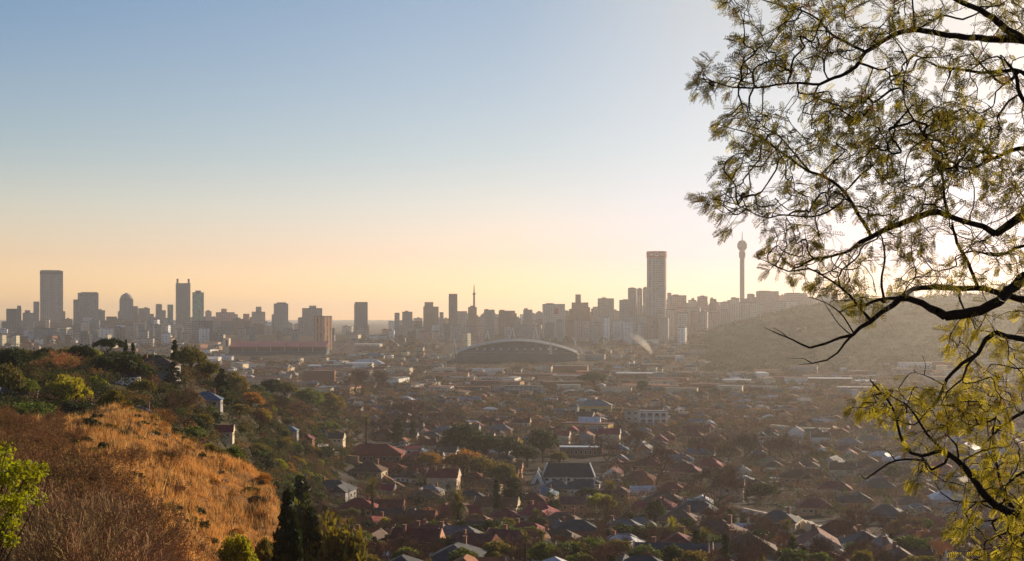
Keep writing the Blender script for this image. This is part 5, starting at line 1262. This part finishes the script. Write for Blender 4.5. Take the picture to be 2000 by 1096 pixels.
bx_ = x[:, None] + gN.normal(0, .14, (n, K)); by_ = d[:, None] + gN.normal(0, .14, (n, K)); bz_ = np.repeat(z[:, None], K, 1) - .05
wd = gN.uniform(.02, .045, (n, K)); aa = gN.uniform(0, 6.28, (n, K))
p0 = np.stack([bx_ - np.cos(aa) * wd, by_ - np.sin(aa) * wd, bz_], -1); p1 = np.stack([bx_ + np.cos(aa) * wd, by_ + np.sin(aa) * wd, bz_], -1); p2 = np.stack([bx_ + np.cos(a) * le, by_ + np.sin(a) * le, bz_ + h], -1)
V = np.stack([p0, p1, p2], 2).reshape(-1, 3); cc_ = np.repeat(tc_, K, 0) * gN.uniform(.7, 1.3, (n * K, 1))
M_grass = mat('dry_grass', (1,1,1), .8, .2, tone=True, transl=.35)
tag(ob('dry_grass', mk('dry_grass', V, np.arange(len(V)).reshape(-1, 3), M_grass, None, cc_)), kind='stuff')
def shrub_mesh(seed, H=1.9):
    g = random.Random(seed); segs = []
    for i in range(9):
        a = g.uniform(0, 6.28); grow(g, 3, Vector((g.gauss(0,.12), g.gauss(0,.12), -.1)), Vector((math.cos(a)*.55, math.sin(a)*.55, 1)), H*.42, .022, 2, .5, .06, .72, segs, 3, .006, .2)
    V, Fq = tubes(segs, 3)
    tip = np.array([s[1] for s in segs if s[2] < .014]); gg = np.random.default_rng(seed); tip = np.repeat(tip, 2, 0); tip = tip + gg.normal(0, .05, tip.shape)
    u = rdir(len(tip), gg) * .035; v = np.cross(u, rdir(len(tip), gg)) * .7
    return mk('shrub_twigs', V, Fq, mat('shrub_bark_%d' % seed, (.19,.11,.05), .9, .1, per=.45, rnd=.3)), mk('shrub_dead_leaves', *quads(tip, u, v), mat('dead_leaves_%d' % seed, (.24,.13,.05), .8, .2, per=.5, transl=.3, rnd=.3))
SH = [shrub_mesh(i) for i in range(4)]
SHRUBS = []
for i in range(250):
    d = g_.uniform(38, 86) if i < 180 else g_.uniform(84, 158); px = g_.uniform(-30, 150 + (84 - d) * 10 if d < 84 else (g_.choice([60, 90, 120, 200]) if g_.random() < .9 else 480)); p = GD(px, d)
    if (HY - p.z / d * F) > 1190: continue
    k = i % 4; s = g_.uniform(.8, 1.5); e = empty('bare_shrub', p, g_.uniform(0, 6.28), s); tag(e, None, 'bare shrub', 'bare shrubs tangled over the near slope')
    ob('twigs', SH[k][0], e); ob('dead_leaves', SH[k][1], e); SHRUBS.append(e)
def tall_shrub(seed, H=3.2):
    g = random.Random(seed); segs = []
    for i in range(8):
        a = g.uniform(0, 6.28); grow(g, 3, Vector((g.gauss(0,.15), g.gauss(0,.15), -.2)), Vector((math.cos(a)*.45, math.sin(a)*.45, 1)), H*.42, .026, 2, .55, .05, .7, segs, 4, .007, .15)
    return mk('tall_shrub_twigs', *tubes(segs, 3), mat('pale_twigs_%d' % seed, (.3,.19,.09), .9, .1, per=.45, rnd=.25))
TS = [tall_shrub(i + 90) for i in range(3)]
for i in range(34):
    d = g_.uniform(27, 52); px = g_.uniform(-30, 500); p = GD(px, d); s = g_.uniform(.6, 1.05) * (1.1 if px < 350 else .8)
    e = empty('bare_shrub', p, g_.uniform(0, 6.28), s); ob('twigs', TS[i % 3], e); tag(e, None, 'bare shrub', 'bare shrubs tangled over the near slope'); SHRUBS.append(e)
BUSHES = []
for i in range(400):
    if len(BUSHES) > 70: break
    d = g_.uniform(84, 186); px = g_.uniform(30, 560); p = GD(px, d)
    if p.z / d * F < -460 or any((p - b).length < 2.2 for b in BUSHES): continue
    if g_.random() < (px - 100) / 900: continue
    BUSHES.append(p); k = g_.choice(['bush', 'bush', 'greybush']); tree(k, p, g_.uniform(.5, 1.2), g_.uniform(.8, 2.2), None, g_.choice(['dark', 'dark', 'olive', 'grey', 'gold']))
for i in range(34):
    px = g_.uniform(150, 548); dr = np.linspace(140, 195, 40); yy = HY - hz((px - HX) / F * dr, dr) / dr * F; p = GD(px, float(dr[yy.argmin()]) + g_.uniform(-3, 2))
    tree(g_.choice(['bush', 'greybush']), p, g_.uniform(.5, 1.5), g_.uniform(1, 2.6), None, g_.choice(['dark', 'olive', 'gold', 'green']))
# green bush in the lower left corner
d = 26; q = d / F; gB = np.random.default_rng(8)
cpts = []
for cx0, cy0, r0 in [(-30,1000,60),(5,905,28),(0,960,42),(35,930,36),(40,985,34),(10,1040,42),(-40,900,40),(52,915,16)]:
    for _ in range(8): cpts.append([(cx0 + gB.normal(0, r0*.45) - HX) * q, d + gB.normal(0, .35), (HY - (cy0 + gB.normal(0, r0*.45))) * q])
cpts = np.array(cpts); V, Fq = cloud(cpts, .2, 60, .085, gB)
base = GD(-60, d); e = empty('corner_bush', base); tag(e, 'bright yellow green leafy bush filling the left frame edge near the bottom', 'bush')
V = V - np.array(base); c_o = ob('crown', mk('corner_bush_crown', V, Fq, LEAF['yellow']), e)
segs = []
for c_ in cpts[::3]: b = Vector(c_) - base; mid = b * .55 + Vector((-.2, 0, -.1)); segs += [((0,0,-.3), tuple(mid), .04, .02), (tuple(mid), tuple(b), .02, .008)]
ob('stems', mk('corner_bush_stems', *tubes(segs, 5), M_bark), e)

M_rock = mat('grey_rock', (.16,.13,.1), .9, .2, noise=.35, nscale=2.5, bump=.8)
def rock_mesh(seed):
    g = np.random.default_rng(seed); import bmesh
    bm = bmesh.new(); bmesh.ops.create_icosphere(bm, subdivisions=3, radius=1)
    k = g.uniform(-1, 1, (9, 3)); k /= np.linalg.norm(k, axis=1, keepdims=True); t = g.uniform(.55, .9, 9)
    for v in bm.verts:
        p = np.array(v.co)
        for a, b in zip(k, t):
            q_ = p @ a
            if q_ > b: p = p - a * (q_ - b)
        v.co = Vector(p * (1, .8, .55)) * (1 + g.normal(0, .015))
    me = bpy.data.meshes.new('rock'); bm.to_mesh(me); bm.free(); me.materials.append(M_rock); return me
RK = [rock_mesh(i) for i in range(3)]; ROCKS = []
for i in range(40):
    d = g_.uniform(86, 182); px = g_.uniform(40, 540); p = GD(px, d)
    if p.z / d * F < -470: continue
    o = ob('rock', RK[i % 3], None, p, g_.uniform(0, 6.28)); s = g_.uniform(.2, .75); o.scale = (s, s * g_.uniform(.7, 1.3), s * g_.uniform(.6, 1)); ROCKS.append(o)

# ------------------------------------------------------------------ the big feathery tree at the right
TD = 9.0; tq = TD / F; gt = random.Random(4); gT = np.random.default_rng(4)
def tp(px, py, off=0.0): d = TD + off; return Vector(((px - HX) / F * d, d, (HY - py) / F * d))
TRUNK = [(2290,1700,64,0),(2262,1400,58,0),(2225,1150,52,0),(2190,950,47,.1),(2160,780,42,.15),(2130,600,36,.1),(2115,430,30,0),(2110,250,24,-.1),(2120,80,18,-.1),(2145,-120,12,0)]
LIMBS = [
 [(2116,110,18,-.1),(2040,92,15,0),(1990,78,13,.1),(1930,76,10,.15),(1850,68,8.5,.2),(1790,58,8,.2),(1745,68,7,.1),(1710,90,6.5,0),(1690,102,6,0),(1672,130,5.5,-.1),(1650,145,5,-.1),(1620,155,4.5,-.2),(1600,165,4,-.2),(1560,162,3.5,-.3),(1520,165,3,-.3),(1480,172,2.6,-.3),(1430,170,2,-.4),(1395,160,1.6,-.4),(1362,150,1,-.4)],
 [(1692,102,4.5,0),(1650,82,4,.1),(1622,65,3.6,.2),(1600,40,3.2,.3),(1570,22,2.8,.3),(1530,12,2.4,.4),(1490,0,1.8,.4),(1450,-12,1,.4)],
 [(2112,150,16,-.1),(2040,100,13,-.2),(1985,70,12,-.3),(1950,45,10,-.3),(1915,20,8,-.4),(1880,5,7,-.4),(1840,-12,5,-.4),(1790,-40,3,-.5)],
 [(1787,58,4,.2),(1785,40,3,.2),(1782,0,2.5,.3),(1778,-30,2,.3)],
 [(1792,57,4,.2),(1820,42,3,.3),(1840,30,3,.3),(1880,38,3,.4),(1900,30,2.5,.4),(1935,12,2,.5),(1960,-10,1.5,.5)],
 [(2116,400,28,0),(2060,412,18,-.1),(2025,420,15,-.2),(1990,426,13,-.3),(1962,445,11,-.3),(1945,456,10,-.3),(1920,441,8,-.3),(1880,433,7.5,-.2),(1850,420,8,-.1),(1815,415,9,0),(1780,430,8.5,0),(1740,445,8,.1),(1700,464,7,.1),(1680,472,6,.1),(1660,490,4.5,.1),(1625,500,3.6,0),(1590,505,3.2,0),(1570,515,3,0),(1553,524,2.8,-.1),(1530,508,1.6,-.1)],
 [(1702,464,6,.1),(1690,440,5.5,.2),(1672,412,5,.2),(1650,375,5,.3),(1610,345,4.5,.4),(1580,335,4,.4),(1545,312,3,.5),(1500,280,2.4,.6),(1470,262,2,.6),(1425,250,1.4,.6),(1390,240,.8,.6)],
 [(1582,336,3.4,.4),(1545,292,2.8,.3),(1520,265,2.2,.2),(1495,250,1.8,.2),(1470,225,1,.2)],
 [(1852,420,5,-.1),(1845,390,4,-.3),(1840,340,3.4,-.4),(1828,300,3,-.5),(1800,255,2.6,-.5),(1768,205,2.2,-.5),(1765,150,1.5,-.5)],
 [(1652,380,3.4,.2),(1636,402,3,0),(1590,423,2.6,-.1),(1530,420,2.2,-.2),(1500,426,2,-.3),(1478,420,1.6,-.3),(1440,400,1.2,-.4),(1400,390,1,-.4),(1348,382,.7,-.4)],
 [(2132,560,34,.1),(2080,530,21,0),(2040,532,18,-.1),(2000,543,16,-.2),(1980,558,15,-.2),(1950,590,14,-.3),(1900,610,14,-.3),(1865,618,14,-.3),(1830,608,12,-.3),(1800,592,9.5,-.2),(1775,583,8.5,-.2),(1758,585,9,-.2),(1745,595,8,-.2),(1720,610,7,-.2),(1700,628,6.5,-.2),(1680,640,5.5,-.2),(1665,655,5,-.2),(1640,660,4,-.2),(1610,672,3.4,-.3),(1582,679,3,-.3),(1545,662,2.2,-.3),(1510,648,1.6,-.4),(1493,640,.8,-.4)],
 [(1668,652,4,-.2),(1650,670,3.2,-.1),(1635,690,2.6,0),(1615,703,2.4,0),(1585,710,1.8,0),(1560,712,.9,0)],
 [(1585,709,1.5,0),(1570,700,1.2,0),(1545,700,.7,0)],
 [(1540,660,1.5,-.3),(1525,648,1.1,-.3),(1510,640,.7,-.3)],
 [(2134,620,30,.1),(2050,596,14,.2),(1990,584,10,.3),(1960,575,9,.3),(1920,564,8.5,.3),(1860,563,8,.3),(1795,563,7.5,.2),(1765,576,7,0)],
 [(1702,627,5,-.2),(1680,603,3.6,-.3),(1660,577,3.2,-.4),(1640,560,3,-.4),(1610,540,2.6,-.5),(1580,525,2.4,-.5),(1540,530,2,-.5),(1500,512,1.4,-.5),(1470,500,.8,-.5)],
 [(1762,582,6,-.2),(1720,585,4.5,0),(1690,595,4,.1),(1665,597,3,.2),(1640,610,1.6,.2)],
 [(1910,563,5.5,.3),(1890,512,5,.2),(1870,475,4.6,.1),(1860,440,4,0)],
 [(1727,590,4.4,0),(1722,550,3.6,.2),(1728,500,3,.3),(1723,465,2.2,.4)],
 [(1668,652,2.4,-.2),(1655,630,2,-.3),(1640,610,1.8,-.4),(1610,590,1.4,-.5),(1578,580,.8,-.5)],
 [(1660,652,1.8,-.2),(1640,635,1.5,-.1),(1615,600,1.2,0),(1600,575,.7,0)],
 [(2150,720,38,.15),(2060,672,11,0),(2000,663,8.5,-.1),(1965,655,7.5,-.2),(1945,648,7,-.2),(1925,665,6.5,-.2),(1910,690,6,-.2),(1880,710,5.4,-.1),(1850,740,5,0),(1840,762,4.4,0),(1830,785,4,0),(1810,805,3.2,.1),(1790,828,2,.1)],
 [(1907,695,3.6,-.2),(1888,715,3.2,-.3),(1880,740,2.8,-.3),(1850,765,2,-.3),(1838,790,1.2,-.3)],
 [(1842,752,2,0),(1818,738,1.6,0),(1805,733,1.4,0),(1808,712,1.1,0),(1801,694,.7,0)],
 [(1806,733,1.2,0),(1790,728,.9,0),(1782,720,.6,0)],
 [(2220,1080,50,0),(2120,1040,20,0),(2050,1018,15,0),(1990,1006,13,0),(1930,977,11,-.1),(1900,930,9.5,-.1),(1870,900,8,-.1),(1852,886,7,-.1),(1835,881,6,-.1),(1800,890,4.8,-.2),(1780,885,4.4,-.2),(1765,868,4,-.2),(1755,835,4,-.2),(1750,808,3.6,-.2),(1735,783,3.2,-.2),(1715,760,2.6,-.2),(1699,741,1.8,-.2)],
 [(1852,886,4.4,-.1),(1845,905,3.8,0),(1820,918,3.4,0),(1803,900,3.2,.1),(1750,899,3,.1),(1720,915,2.8,.1),(1690,936,2.2,.1),(1678,925,1.2,.1)],
 [(1748,899,2,.1),(1738,885,1.6,.1),(1726,876,1,.1)],
 [(1847,885,4.2,-.1),(1810,847,3.4,-.2),(1790,815,3,-.2),(1770,790,2.4,-.3),(1742,775,1.4,-.3)],
 [(1932,978,4,-.1),(1900,981,2.4,0),(1862,978,2.2,0),(1838,962,1.8,0),(1826,942,1.2,0)],
 [(1872,902,3,-.1),(1868,870,2.6,0),(1850,850,2.2,0),(1852,820,1.8,0),(1846,800,1.2,0)],
 [(1990,1005,6,0),(1960,960,5,.2),(1945,900,4,.3),(1940,840,3,.4),(1955,780,2,.4)],
 [(2160,780,20,.15),(2080,790,9,.4),(2010,800,6,.6),(1960,830,4,.7),(1930,860,2.6,.7)],
 [(2185,940,24,.1),(2100,930,10,.4),(2030,915,7,.6),(1985,930,4,.7),(1960,960,2.4,.7)],
 [(2116,330,20,-.1),(2050,300,10,.3),(1990,290,7,.5),(1940,310,5,.6),(1890,330,4,.6),(1850,310,2.6,.6)],
 [(2112,230,18,-.1),(2050,190,9,.4),(1995,140,6.5,.5),(1950,140,5.5,.5),(1920,142,4.5,.5),(1870,135,3.6,.5),(1830,130,3,.5),(1795,110,2,.5)],
 [(1990,140,5,.5),(1960,165,4.4,.4),(1930,140,3.5,.4),(1905,115,2.6,.3),(1890,95,1.6,.3)],
 [(2113,290,16,0),(2050,250,8,-.3),(1995,190,6,-.4),(1985,150,5,-.5),(1965,120,3,-.5)],
 [(2122,560,12,.1),(2060,500,7,.5),(2000,480,5,.6),(1950,500,4,.7),(1900,490,3,.8),(1870,500,2,.8)],
]
nodes, par, rad = [], [], []
def addpath(pts, parent):
    """smooth path through traced points; returns last node"""
    P3 = [tp(x, y, o) for x, y, r, o in pts]; R3 = [r * tq / 2 * 1.35 for x, y, r, o in pts]; last = parent
    for i in range(len(P3)):
        if i:
            a = P3[max(0, i - 2)]; b = P3[i - 1]; c = P3[i]; d = P3[min(len(P3) - 1, i + 1)]; k = max(1, min(4, int((c - b).length / .05)))
            for j in range(1, k + 1):
                t = j / k; p = .5 * ((2*b) + (c - a)*t + (2*a - 5*b + 4*c - d)*t*t + (3*b - a - 3*c + d)*t**3)
                p = p + Vector((gt.gauss(0, 1), gt.gauss(0, 1), gt.gauss(0, 1))) * R3[i] * .16
                nodes.append(p); par.append(last); rad.append(R3[i-1] + (R3[i] - R3[i-1]) * t); last = len(nodes) - 1
        else: nodes.append(P3[0]); par.append(parent); rad.append(R3[0]); last = len(nodes) - 1
    return last
addpath(TRUNK, -1); n_trunk = len(nodes)
def near(p, lo=0):
    A = np.array([tuple(v) for v in nodes[lo:]]); return lo + int(((A - np.array(tuple(p)))**2).sum(1).argmin())
LSTART = set()
for lb in LIMBS:
    LSTART.add(len(nodes)); p = tp(lb[0][0], lb[0][1], lb[0][3]); addpath(lb, near(p))
n_limb = len(nodes)
# where leaves hang: outlines read from the photograph, with how dense
REG = [
 ([(1375,-30),(1420,22),(1450,50),(1500,62),(1540,95),(1590,110),(1650,100),(1690,100),(1745,60),(1790,50),(1850,60),(1850,-30)], 12.5, (-.8,.9)),
 ([(1440,60),(1415,95),(1360,130),(1335,165),(1345,190),(1400,182),(1480,165),(1545,150),(1560,120),(1520,92),(1480,70)], 12.5, (-.7,.3)),
 ([(1545,110),(1600,95),(1665,112),(1640,142),(1600,155),(1550,152)], 16, (-.5,.4)),
 ([(1790,80),(1900,85),(2040,110),(2040,300),(1960,330),(1860,230),(1800,170),(1740,160),(1700,150),(1720,100)], 15, (-.9,1.2)),
 ([(1850,-30),(2040,-30),(2040,90),(1900,70),(1850,60)], 15, (-.9,1.2)),
 ([(1430,200),(1500,210),(1560,170),(1640,190),(1700,150),(1760,160),(1850,220),(1960,320),(2040,300),(2040,430),(1960,420),(1850,410),(1780,425),(1700,450),(1640,400),(1590,420),(1500,418),(1450,440),(1400,465),(1390,455),(1410,430),(1350,390),(1345,372),(1400,375),(1390,330),(1425,300),(1385,250),(1395,235)], 13.0, (-1.0,1.2)),
 ([(1640,190),(1760,175),(1900,200),(1960,250),(1900,330),(1780,370),(1690,330),(1640,270)], 15, (-1.0,1.2)),
 ([(1470,440),(1540,430),(1600,440),(1700,470),(1850,430),(1960,460),(2040,440),(2040,540),(1960,560),(1760,560),(1690,590),(1640,600),(1600,570),(1540,545),(1490,550),(1485,520),(1500,490),(1480,500),(1490,470)], 14.5, (-.8,1.0)),
 ([(1640,560),(1700,590),(1760,570),(1740,600),(1680,630),(1640,615),(1600,590)], 18, (-.5,.5)),
 ([(1840,640),(1880,605),(1960,600),(2040,590),(2040,1120),(1990,1120),(1960,1000),(1900,930),(1880,850),(1850,780),(1890,700),(1850,690),(1830,655)], 12.5, (-.5,1.2)),
 ([(1632,790),(1670,770),(1690,752),(1740,758),(1800,752),(1860,760),(1910,790),(1900,850),(1840,835),(1780,830),(1720,825),(1690,815)], 10.5, (-.6,.7)),
 ([(1720,815),(1840,830),(1880,850),(1940,900),(1960,990),(1900,1000),(1850,960),(1800,930),(1770,960),(1745,940),(1790,905),(1760,880),(1760,850)], 15, (-.5,.8)),
 ([(1800,1010),(1860,985),(1930,1000),(2040,1010),(2040,1130),(1850,1130),(1870,1060)], 12, (-.4,1.2)),
]
def inside(poly, x, y):
    c_ = False; j = len(poly) - 1
    for i in range(len(poly)):
        if (poly[i][1] > y) != (poly[j][1] > y) and x < (poly[j][0] - poly[i][0]) * (y - poly[i][1]) / (poly[j][1] - poly[i][1]) + poly[i][0]: c_ = not c_
        j = i
    return c_
att = []
for poly, sp_, (o0, o1) in REG:
    sp_ *= .83 if poly[0][1] < 600 else .9
    xs_ = [p[0] for p in poly]; ys_ = [p[1] for p in poly]; x = min(xs_)
    while x < max(xs_):
        y = min(ys_)
        while y < max(ys_):
            X_, Y_ = x + gt.uniform(-.5, .5) * sp_, y + gt.uniform(-.5, .5) * sp_
            clump = math.sin(X_ / 31 + 1.3 * math.sin(Y_ / 43)) * math.sin(Y_ / 27 + 1.1 * math.sin(X_ / 37))
            if inside(poly, X_, Y_) and gt.random() < .74 + .75 * clump: att.append((X_, Y_, gt.uniform(o0, o1)))
            y += sp_
        x += sp_
A3 = np.array([tuple(tp(a[0] + 12, a[1], a[2])) for a in att])
LN = np.array([tuple(v) for v in nodes[n_trunk:]])
dist0 = np.array([((LN - a)**2).sum(1).min() for a in A3]); order = np.argsort(dist0)
buf = np.zeros((len(nodes) + len(A3) * 5, 3)); buf[:len(nodes)] = [tuple(v) for v in nodes]; cnt = len(nodes); pathlen = np.zeros(len(buf))
tips = []
for ai in order:
    a = A3[ai]; dd = a - buf[n_trunk:cnt]; cost = np.sqrt((dd**2).sum(1)) + np.maximum(0, .10 * -dd[:, 0] * 0) + pathlen[n_trunk:cnt] * .12; k = n_trunk + int(cost.argmin())
    L_ = np.linalg.norm(a - buf[k]); ns = 3 if L_ > .06 else 2
    if par[k] >= 0: pd = buf[k] - buf[par[k]]; pd = pd / (np.linalg.norm(pd) + 1e-9)
    else: pd = np.zeros(3)
    last = k; c1 = buf[k] + pd * L_ * .35 + np.array([0, 0, L_ * .12])
    for j in range(1, ns + 1):
        t = j / ns; p = buf[k] * (1-t)**2 + c1 * 2 * t * (1-t) + a * t*t + gT.normal(0, .004, 3) * (j < ns)
        buf[cnt] = p; nodes.append(Vector(p)); par.append(last); rad.append(0); pathlen[cnt] = pathlen[last] + np.linalg.norm(p - buf[last]); last = cnt; cnt += 1
    tips.append(last)
# twig radii from what they carry
load = np.zeros(cnt)
for i in range(cnt - 1, n_limb - 1, -1): load[i] += .35; load[par[i]] += load[i]
for i in range(n_limb, cnt): rad[i] = min(.0016 * max(load[i], .4) ** .44, rad[par[i]] if par[i] < n_limb and rad[par[i]] > 0 else 1)
hasch = set(par[n_trunk:])
segT = [(tuple(nodes[par[i]]), tuple(nodes[i]), rad[par[i]], rad[i]) for i in range(1, n_trunk) if par[i] >= 0]
segL = [(tuple(nodes[par[i]]), tuple(nodes[i]), min(rad[par[i]], rad[i] * 1.35), rad[i]) for i in range(n_trunk, n_limb) if par[i] >= 0]
segW = [(tuple(nodes[par[i]]), tuple(nodes[i]), min(max(rad[par[i]], .001), rad[i] * 1.3), rad[i]) for i in range(n_limb, cnt)]
tb = Vector(TRUNK[0][:1] + (0, 0)); t0_ = tp(2290, 1700); base = Vector((t0_.x, t0_.y, hzf(t0_.x, t0_.y) - .3))
e = empty('acacia_tree', base); tag(e, 'large dark branched tree with feathery yellow green leaves framing the right side', 'tree')
M_bark2 = mat('dark_tree_bark', (.022,.016,.012), .95, .15, noise=.4, nscale=40, bump=.6)
def local(segs): return [(tuple(Vector(a) - base), tuple(Vector(b) - base), r1, r2) for a, b, r1, r2 in segs]
ob('trunk', mk('acacia_trunk', *tubes(local([((base.x, base.y, base.z - .2), tuple(nodes[0]), .14, rad[0])] + segT), 12), M_bark2, smooth=True), e)
for k_, lb in enumerate(LIMBS):
    pass
limb_of = {}; cur = -1
for i in range(n_trunk, n_limb):
    if par[i] != i - 1 or i in LSTART: cur += 1
    limb_of.setdefault(cur, []).append((tuple(nodes[par[i]]), tuple(nodes[i]), min(rad[par[i]], rad[i] * 1.35), rad[i]))
for k_, sg in limb_of.items(): ob('limb', mk('acacia_limb', *tubes(local(sg), 8), M_bark2, smooth=True), e)
ob('twigs', mk('acacia_twigs', *tubes(local(segW), 4), M_bark2), e)
# pinnate leaves: a bent midrib with pairs of leaflets
cen, uu, vv = [], [], []; ribs = []; hue = []
def leaf(p, d, Lh, tone):
    side = np.cross(d, gT.normal(size=3)); side /= np.linalg.norm(side) + 1e-9; droop = gT.uniform(.15, .75)
    npair = int(gT.integers(6, 10)); q = p.copy(); st = Lh / npair; prev = q.copy()
    for k in range(npair):
        d = d + np.array([0, 0, -1]) * droop / npair; d = d / np.linalg.norm(d); q = q + d * st
        fold = np.cross(side, d); ll = .0125 * math.sin(math.pi * (k + 1.2) / (npair + 1.6)) ** .5 * gT.uniform(.8, 1.15)
        for s in (-1, 1):
            u = side * s * .86 + d * .5 + fold * gT.uniform(-.15, .35); u /= np.linalg.norm(u)
            cen.append(q + u * ll); uu.append(u * ll); w_ = np.cross(u, fold); vv.append(w_ / (np.linalg.norm(w_) + 1e-9) * .003); hue.append(tone)
    ribs.append((tuple(p), tuple(q), .0009, .0006))
ends = list(range(n_limb, cnt))
for i in ends:
    p = buf[i]; pd = p - buf[par[i]]; pd = pd / (np.linalg.norm(pd) + 1e-9); tip = i not in hasch
    k = int(gT.integers(3, 6)) if tip else (1 if gT.random() < .55 else 0)
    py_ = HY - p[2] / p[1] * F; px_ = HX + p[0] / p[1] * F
    backlit = .8 if py_ > 620 else .22  # backlight put into leaf colour: more bright yellow leaves low in the crown
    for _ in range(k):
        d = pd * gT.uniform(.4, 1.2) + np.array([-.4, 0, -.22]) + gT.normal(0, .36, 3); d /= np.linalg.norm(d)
        tone = np.array([.18, .155, .02]) * gT.uniform(.6, 1.4) if gT.random() > backlit else np.array([.56, .46, .03]) * gT.uniform(.6, 1.2)
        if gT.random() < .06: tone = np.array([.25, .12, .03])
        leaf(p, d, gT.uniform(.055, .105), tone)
cen, uu, vv, hue = map(np.array, (cen, uu, vv, hue)); cen = cen - np.array(base)
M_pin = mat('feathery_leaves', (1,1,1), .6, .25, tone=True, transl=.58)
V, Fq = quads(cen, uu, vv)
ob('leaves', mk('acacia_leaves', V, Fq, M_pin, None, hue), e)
ob('leaf_ribs', mk('acacia_ribs', *tubes(local(ribs), 3), M_bark2), e)
print('attractors', len(att), 'leaves', len(ribs), 'leaflets', len(cen))

# ------------------------------------------------------------------ a description for each copy
ORD = ['', 'first', 'second', 'third', 'fourth', 'fifth', 'sixth', 'seventh', 'eighth', 'ninth', 'tenth'] + ['%dth' % i for i in range(11, 200)]
for i in range(21, 200, 10): ORD[i] = '%dst' % i; ORD[i+1] = '%dnd' % (i+1); ORD[i+2] = '%drd' % (i+2)
LM = [('slate church hall',1111,925),('large dark red hall',726,890),('tall slim palm',728,985),('open framed white building',1276,820),('central cypress pair',985,975),('bushy date palm',895,1012),('largest bare tree',1400,950),
 ('lower right wide bare tree',1690,1035),('black bottom edge cypress',1549,1080),('central green clump',980,880),('long sunlit wall',1640,1058),('green roofed sports hall',1505,905),('wide dark green tree',1222,1050),('flat topped green tree',1485,965),
 ('tall black conifer',562,1015),('large olive tree',644,1050),('dark oval tree',1746,928),('egg shaped dark tree',958,1040),('white pointed house',1596,850),('ochre hall',1160,810),('golden willow like tree',905,905),
 ('golden brown bare tree',110,715),('umbrella pine',212,690),('dark thatch roof',305,682),('dark blue grey roof',272,765),('crest cypress',341,675),('ball shaped tree',457,838),('ridge dark conifer',432,760),('bright golden tree',490,785),('plain brown box',622,738)]
def relate(items, noun, desc, used=None):
    b = {}
    for o, extra in items:
        x, y = pix(o.location.x, o.location.y, o.location.z + 3); n_, lx, ly = min(LM, key=lambda m: (m[1] - x)**2 + (2 * (m[2] - y))**2)
        dx, dy = x - lx, (y - ly) * 2
        di = ('left of' if dx < 0 else 'right of') if abs(dx) > abs(dy) else ('behind' if dy < 0 else 'in front of')
        b.setdefault((n_, di), []).append((dx*dx + dy*dy, o, extra))
    for (n_, di), v in b.items():
        v.sort(key=lambda t: t[0])
        for i, (_, o, extra) in enumerate(v): o['label'] = ' '.join(f"{desc(extra)}, {ORD[i + 1]} {noun} {di} {n_}".split()[:16])
hs_ = [(e, (rf, wl, k)) for e, rf, wl, k in HOUSES if 'label' not in e.keys()]
relate(hs_, 'house', lambda t: f"{t[0]} {'gabled' if t[2] % 4 == 3 else 'hipped'} roof over {t[1]} walls")
ADJ = {'bare':'brown leafless tree','barelit':'leafless sun toned tree','barebig':'tall leafless tree','round':'bushy green tree','dark':'dark evergreen tree','olive':'olive green tree','gold':'golden tree','dome':'low domed tree','domeyellow':'yellow domed tree','umbrella':'flat pine',
 'conifer':'pointed conifer','greyconifer':'grey conifer','cypress':'slim cypress','bush':'low garden bush','greybush':'grey bush','palm':'slim palm','datepalm':'bushy palm'}
for k in ADJ:
    relate([(e, k) for e, kk, c_ in TREES if kk == k and 'label' not in e.keys()], {'bare':'bare tree','dark':'evergreen','round':'green tree'}.get(k, ADJ[k].split()[-1]), lambda t: ADJ[t] + {'cypress':' column'}.get(t, ''))
for e, kk, c_ in TREES:
    if 'group' not in e.keys(): e['group'] = {'bare':'bare winter trees','barelit':'bare winter trees','barebig':'bare winter trees','palm':'palms','datepalm':'palms','bush':'bushes','cypress':'cypresses'}.get(kk, 'leafy trees of the slopes and gardens')
SL = [('widest tall tower',95),('squarish blue grey tower',168),('domed tower',244),('horned tower',355),('teal green tower',385),('stepped cap grey tower',547),('brown slab tower',630),('lone dark tower',704),('three tier stepped block',841),('slim dark tower',884),
 ('broadcast mast',926),('broad block with pink sign',1082),('pyramid stepped block',1133),('dark crowned block',1184),('tallest grey cylinder tower',1284),('concrete telecom tower',1450)]
b = {}
for e, cxp, yt, nm in SKY_THINGS:
    if 'label' in e.keys(): continue
    n_, lx = min(SL, key=lambda m: abs(m[1] - cxp)); b.setdefault((n_, 'left' if cxp < lx else 'right'), []).append((abs(cxp - lx), e))
for (n_, sd_), v in b.items():
    v.sort(key=lambda t: t[0])
    for i, (_, e) in enumerate(v): e['label'] = f"{e['tonew']} city block, {ORD[i + 1]} of the small blocks {sd_} of the {n_}"
for e, *_ in SKY_THINGS:
    if 'tonew' in e.keys(): del e['tonew']
for i, e in enumerate(SHRUBS):
    y = e.location.y; big_ = len(e.children) == 1; e['label'] = 'pale twigged taller bare shrub in the tangle at the very bottom left' if big_ else 'leafless brown shrub tangled with others ' + ('at the foot of the near left slope' if y < 60 else 'halfway up the near left slope' if y < 90 else 'near the crest of the near left slope')
for o in ROCKS: tag(o, 'weathered grey brown rock half sunk in the dry grass slope', 'rock', 'rocks on the dry grass slope')

# ------------------------------------------------------------------ haze
hb = MB().box(-9000, 9000, -200, 16000, -160, 190).build('haze', volmat('haze', (.97,.92,.86), HAZE, .66)); tag(hb, kind='stuff')
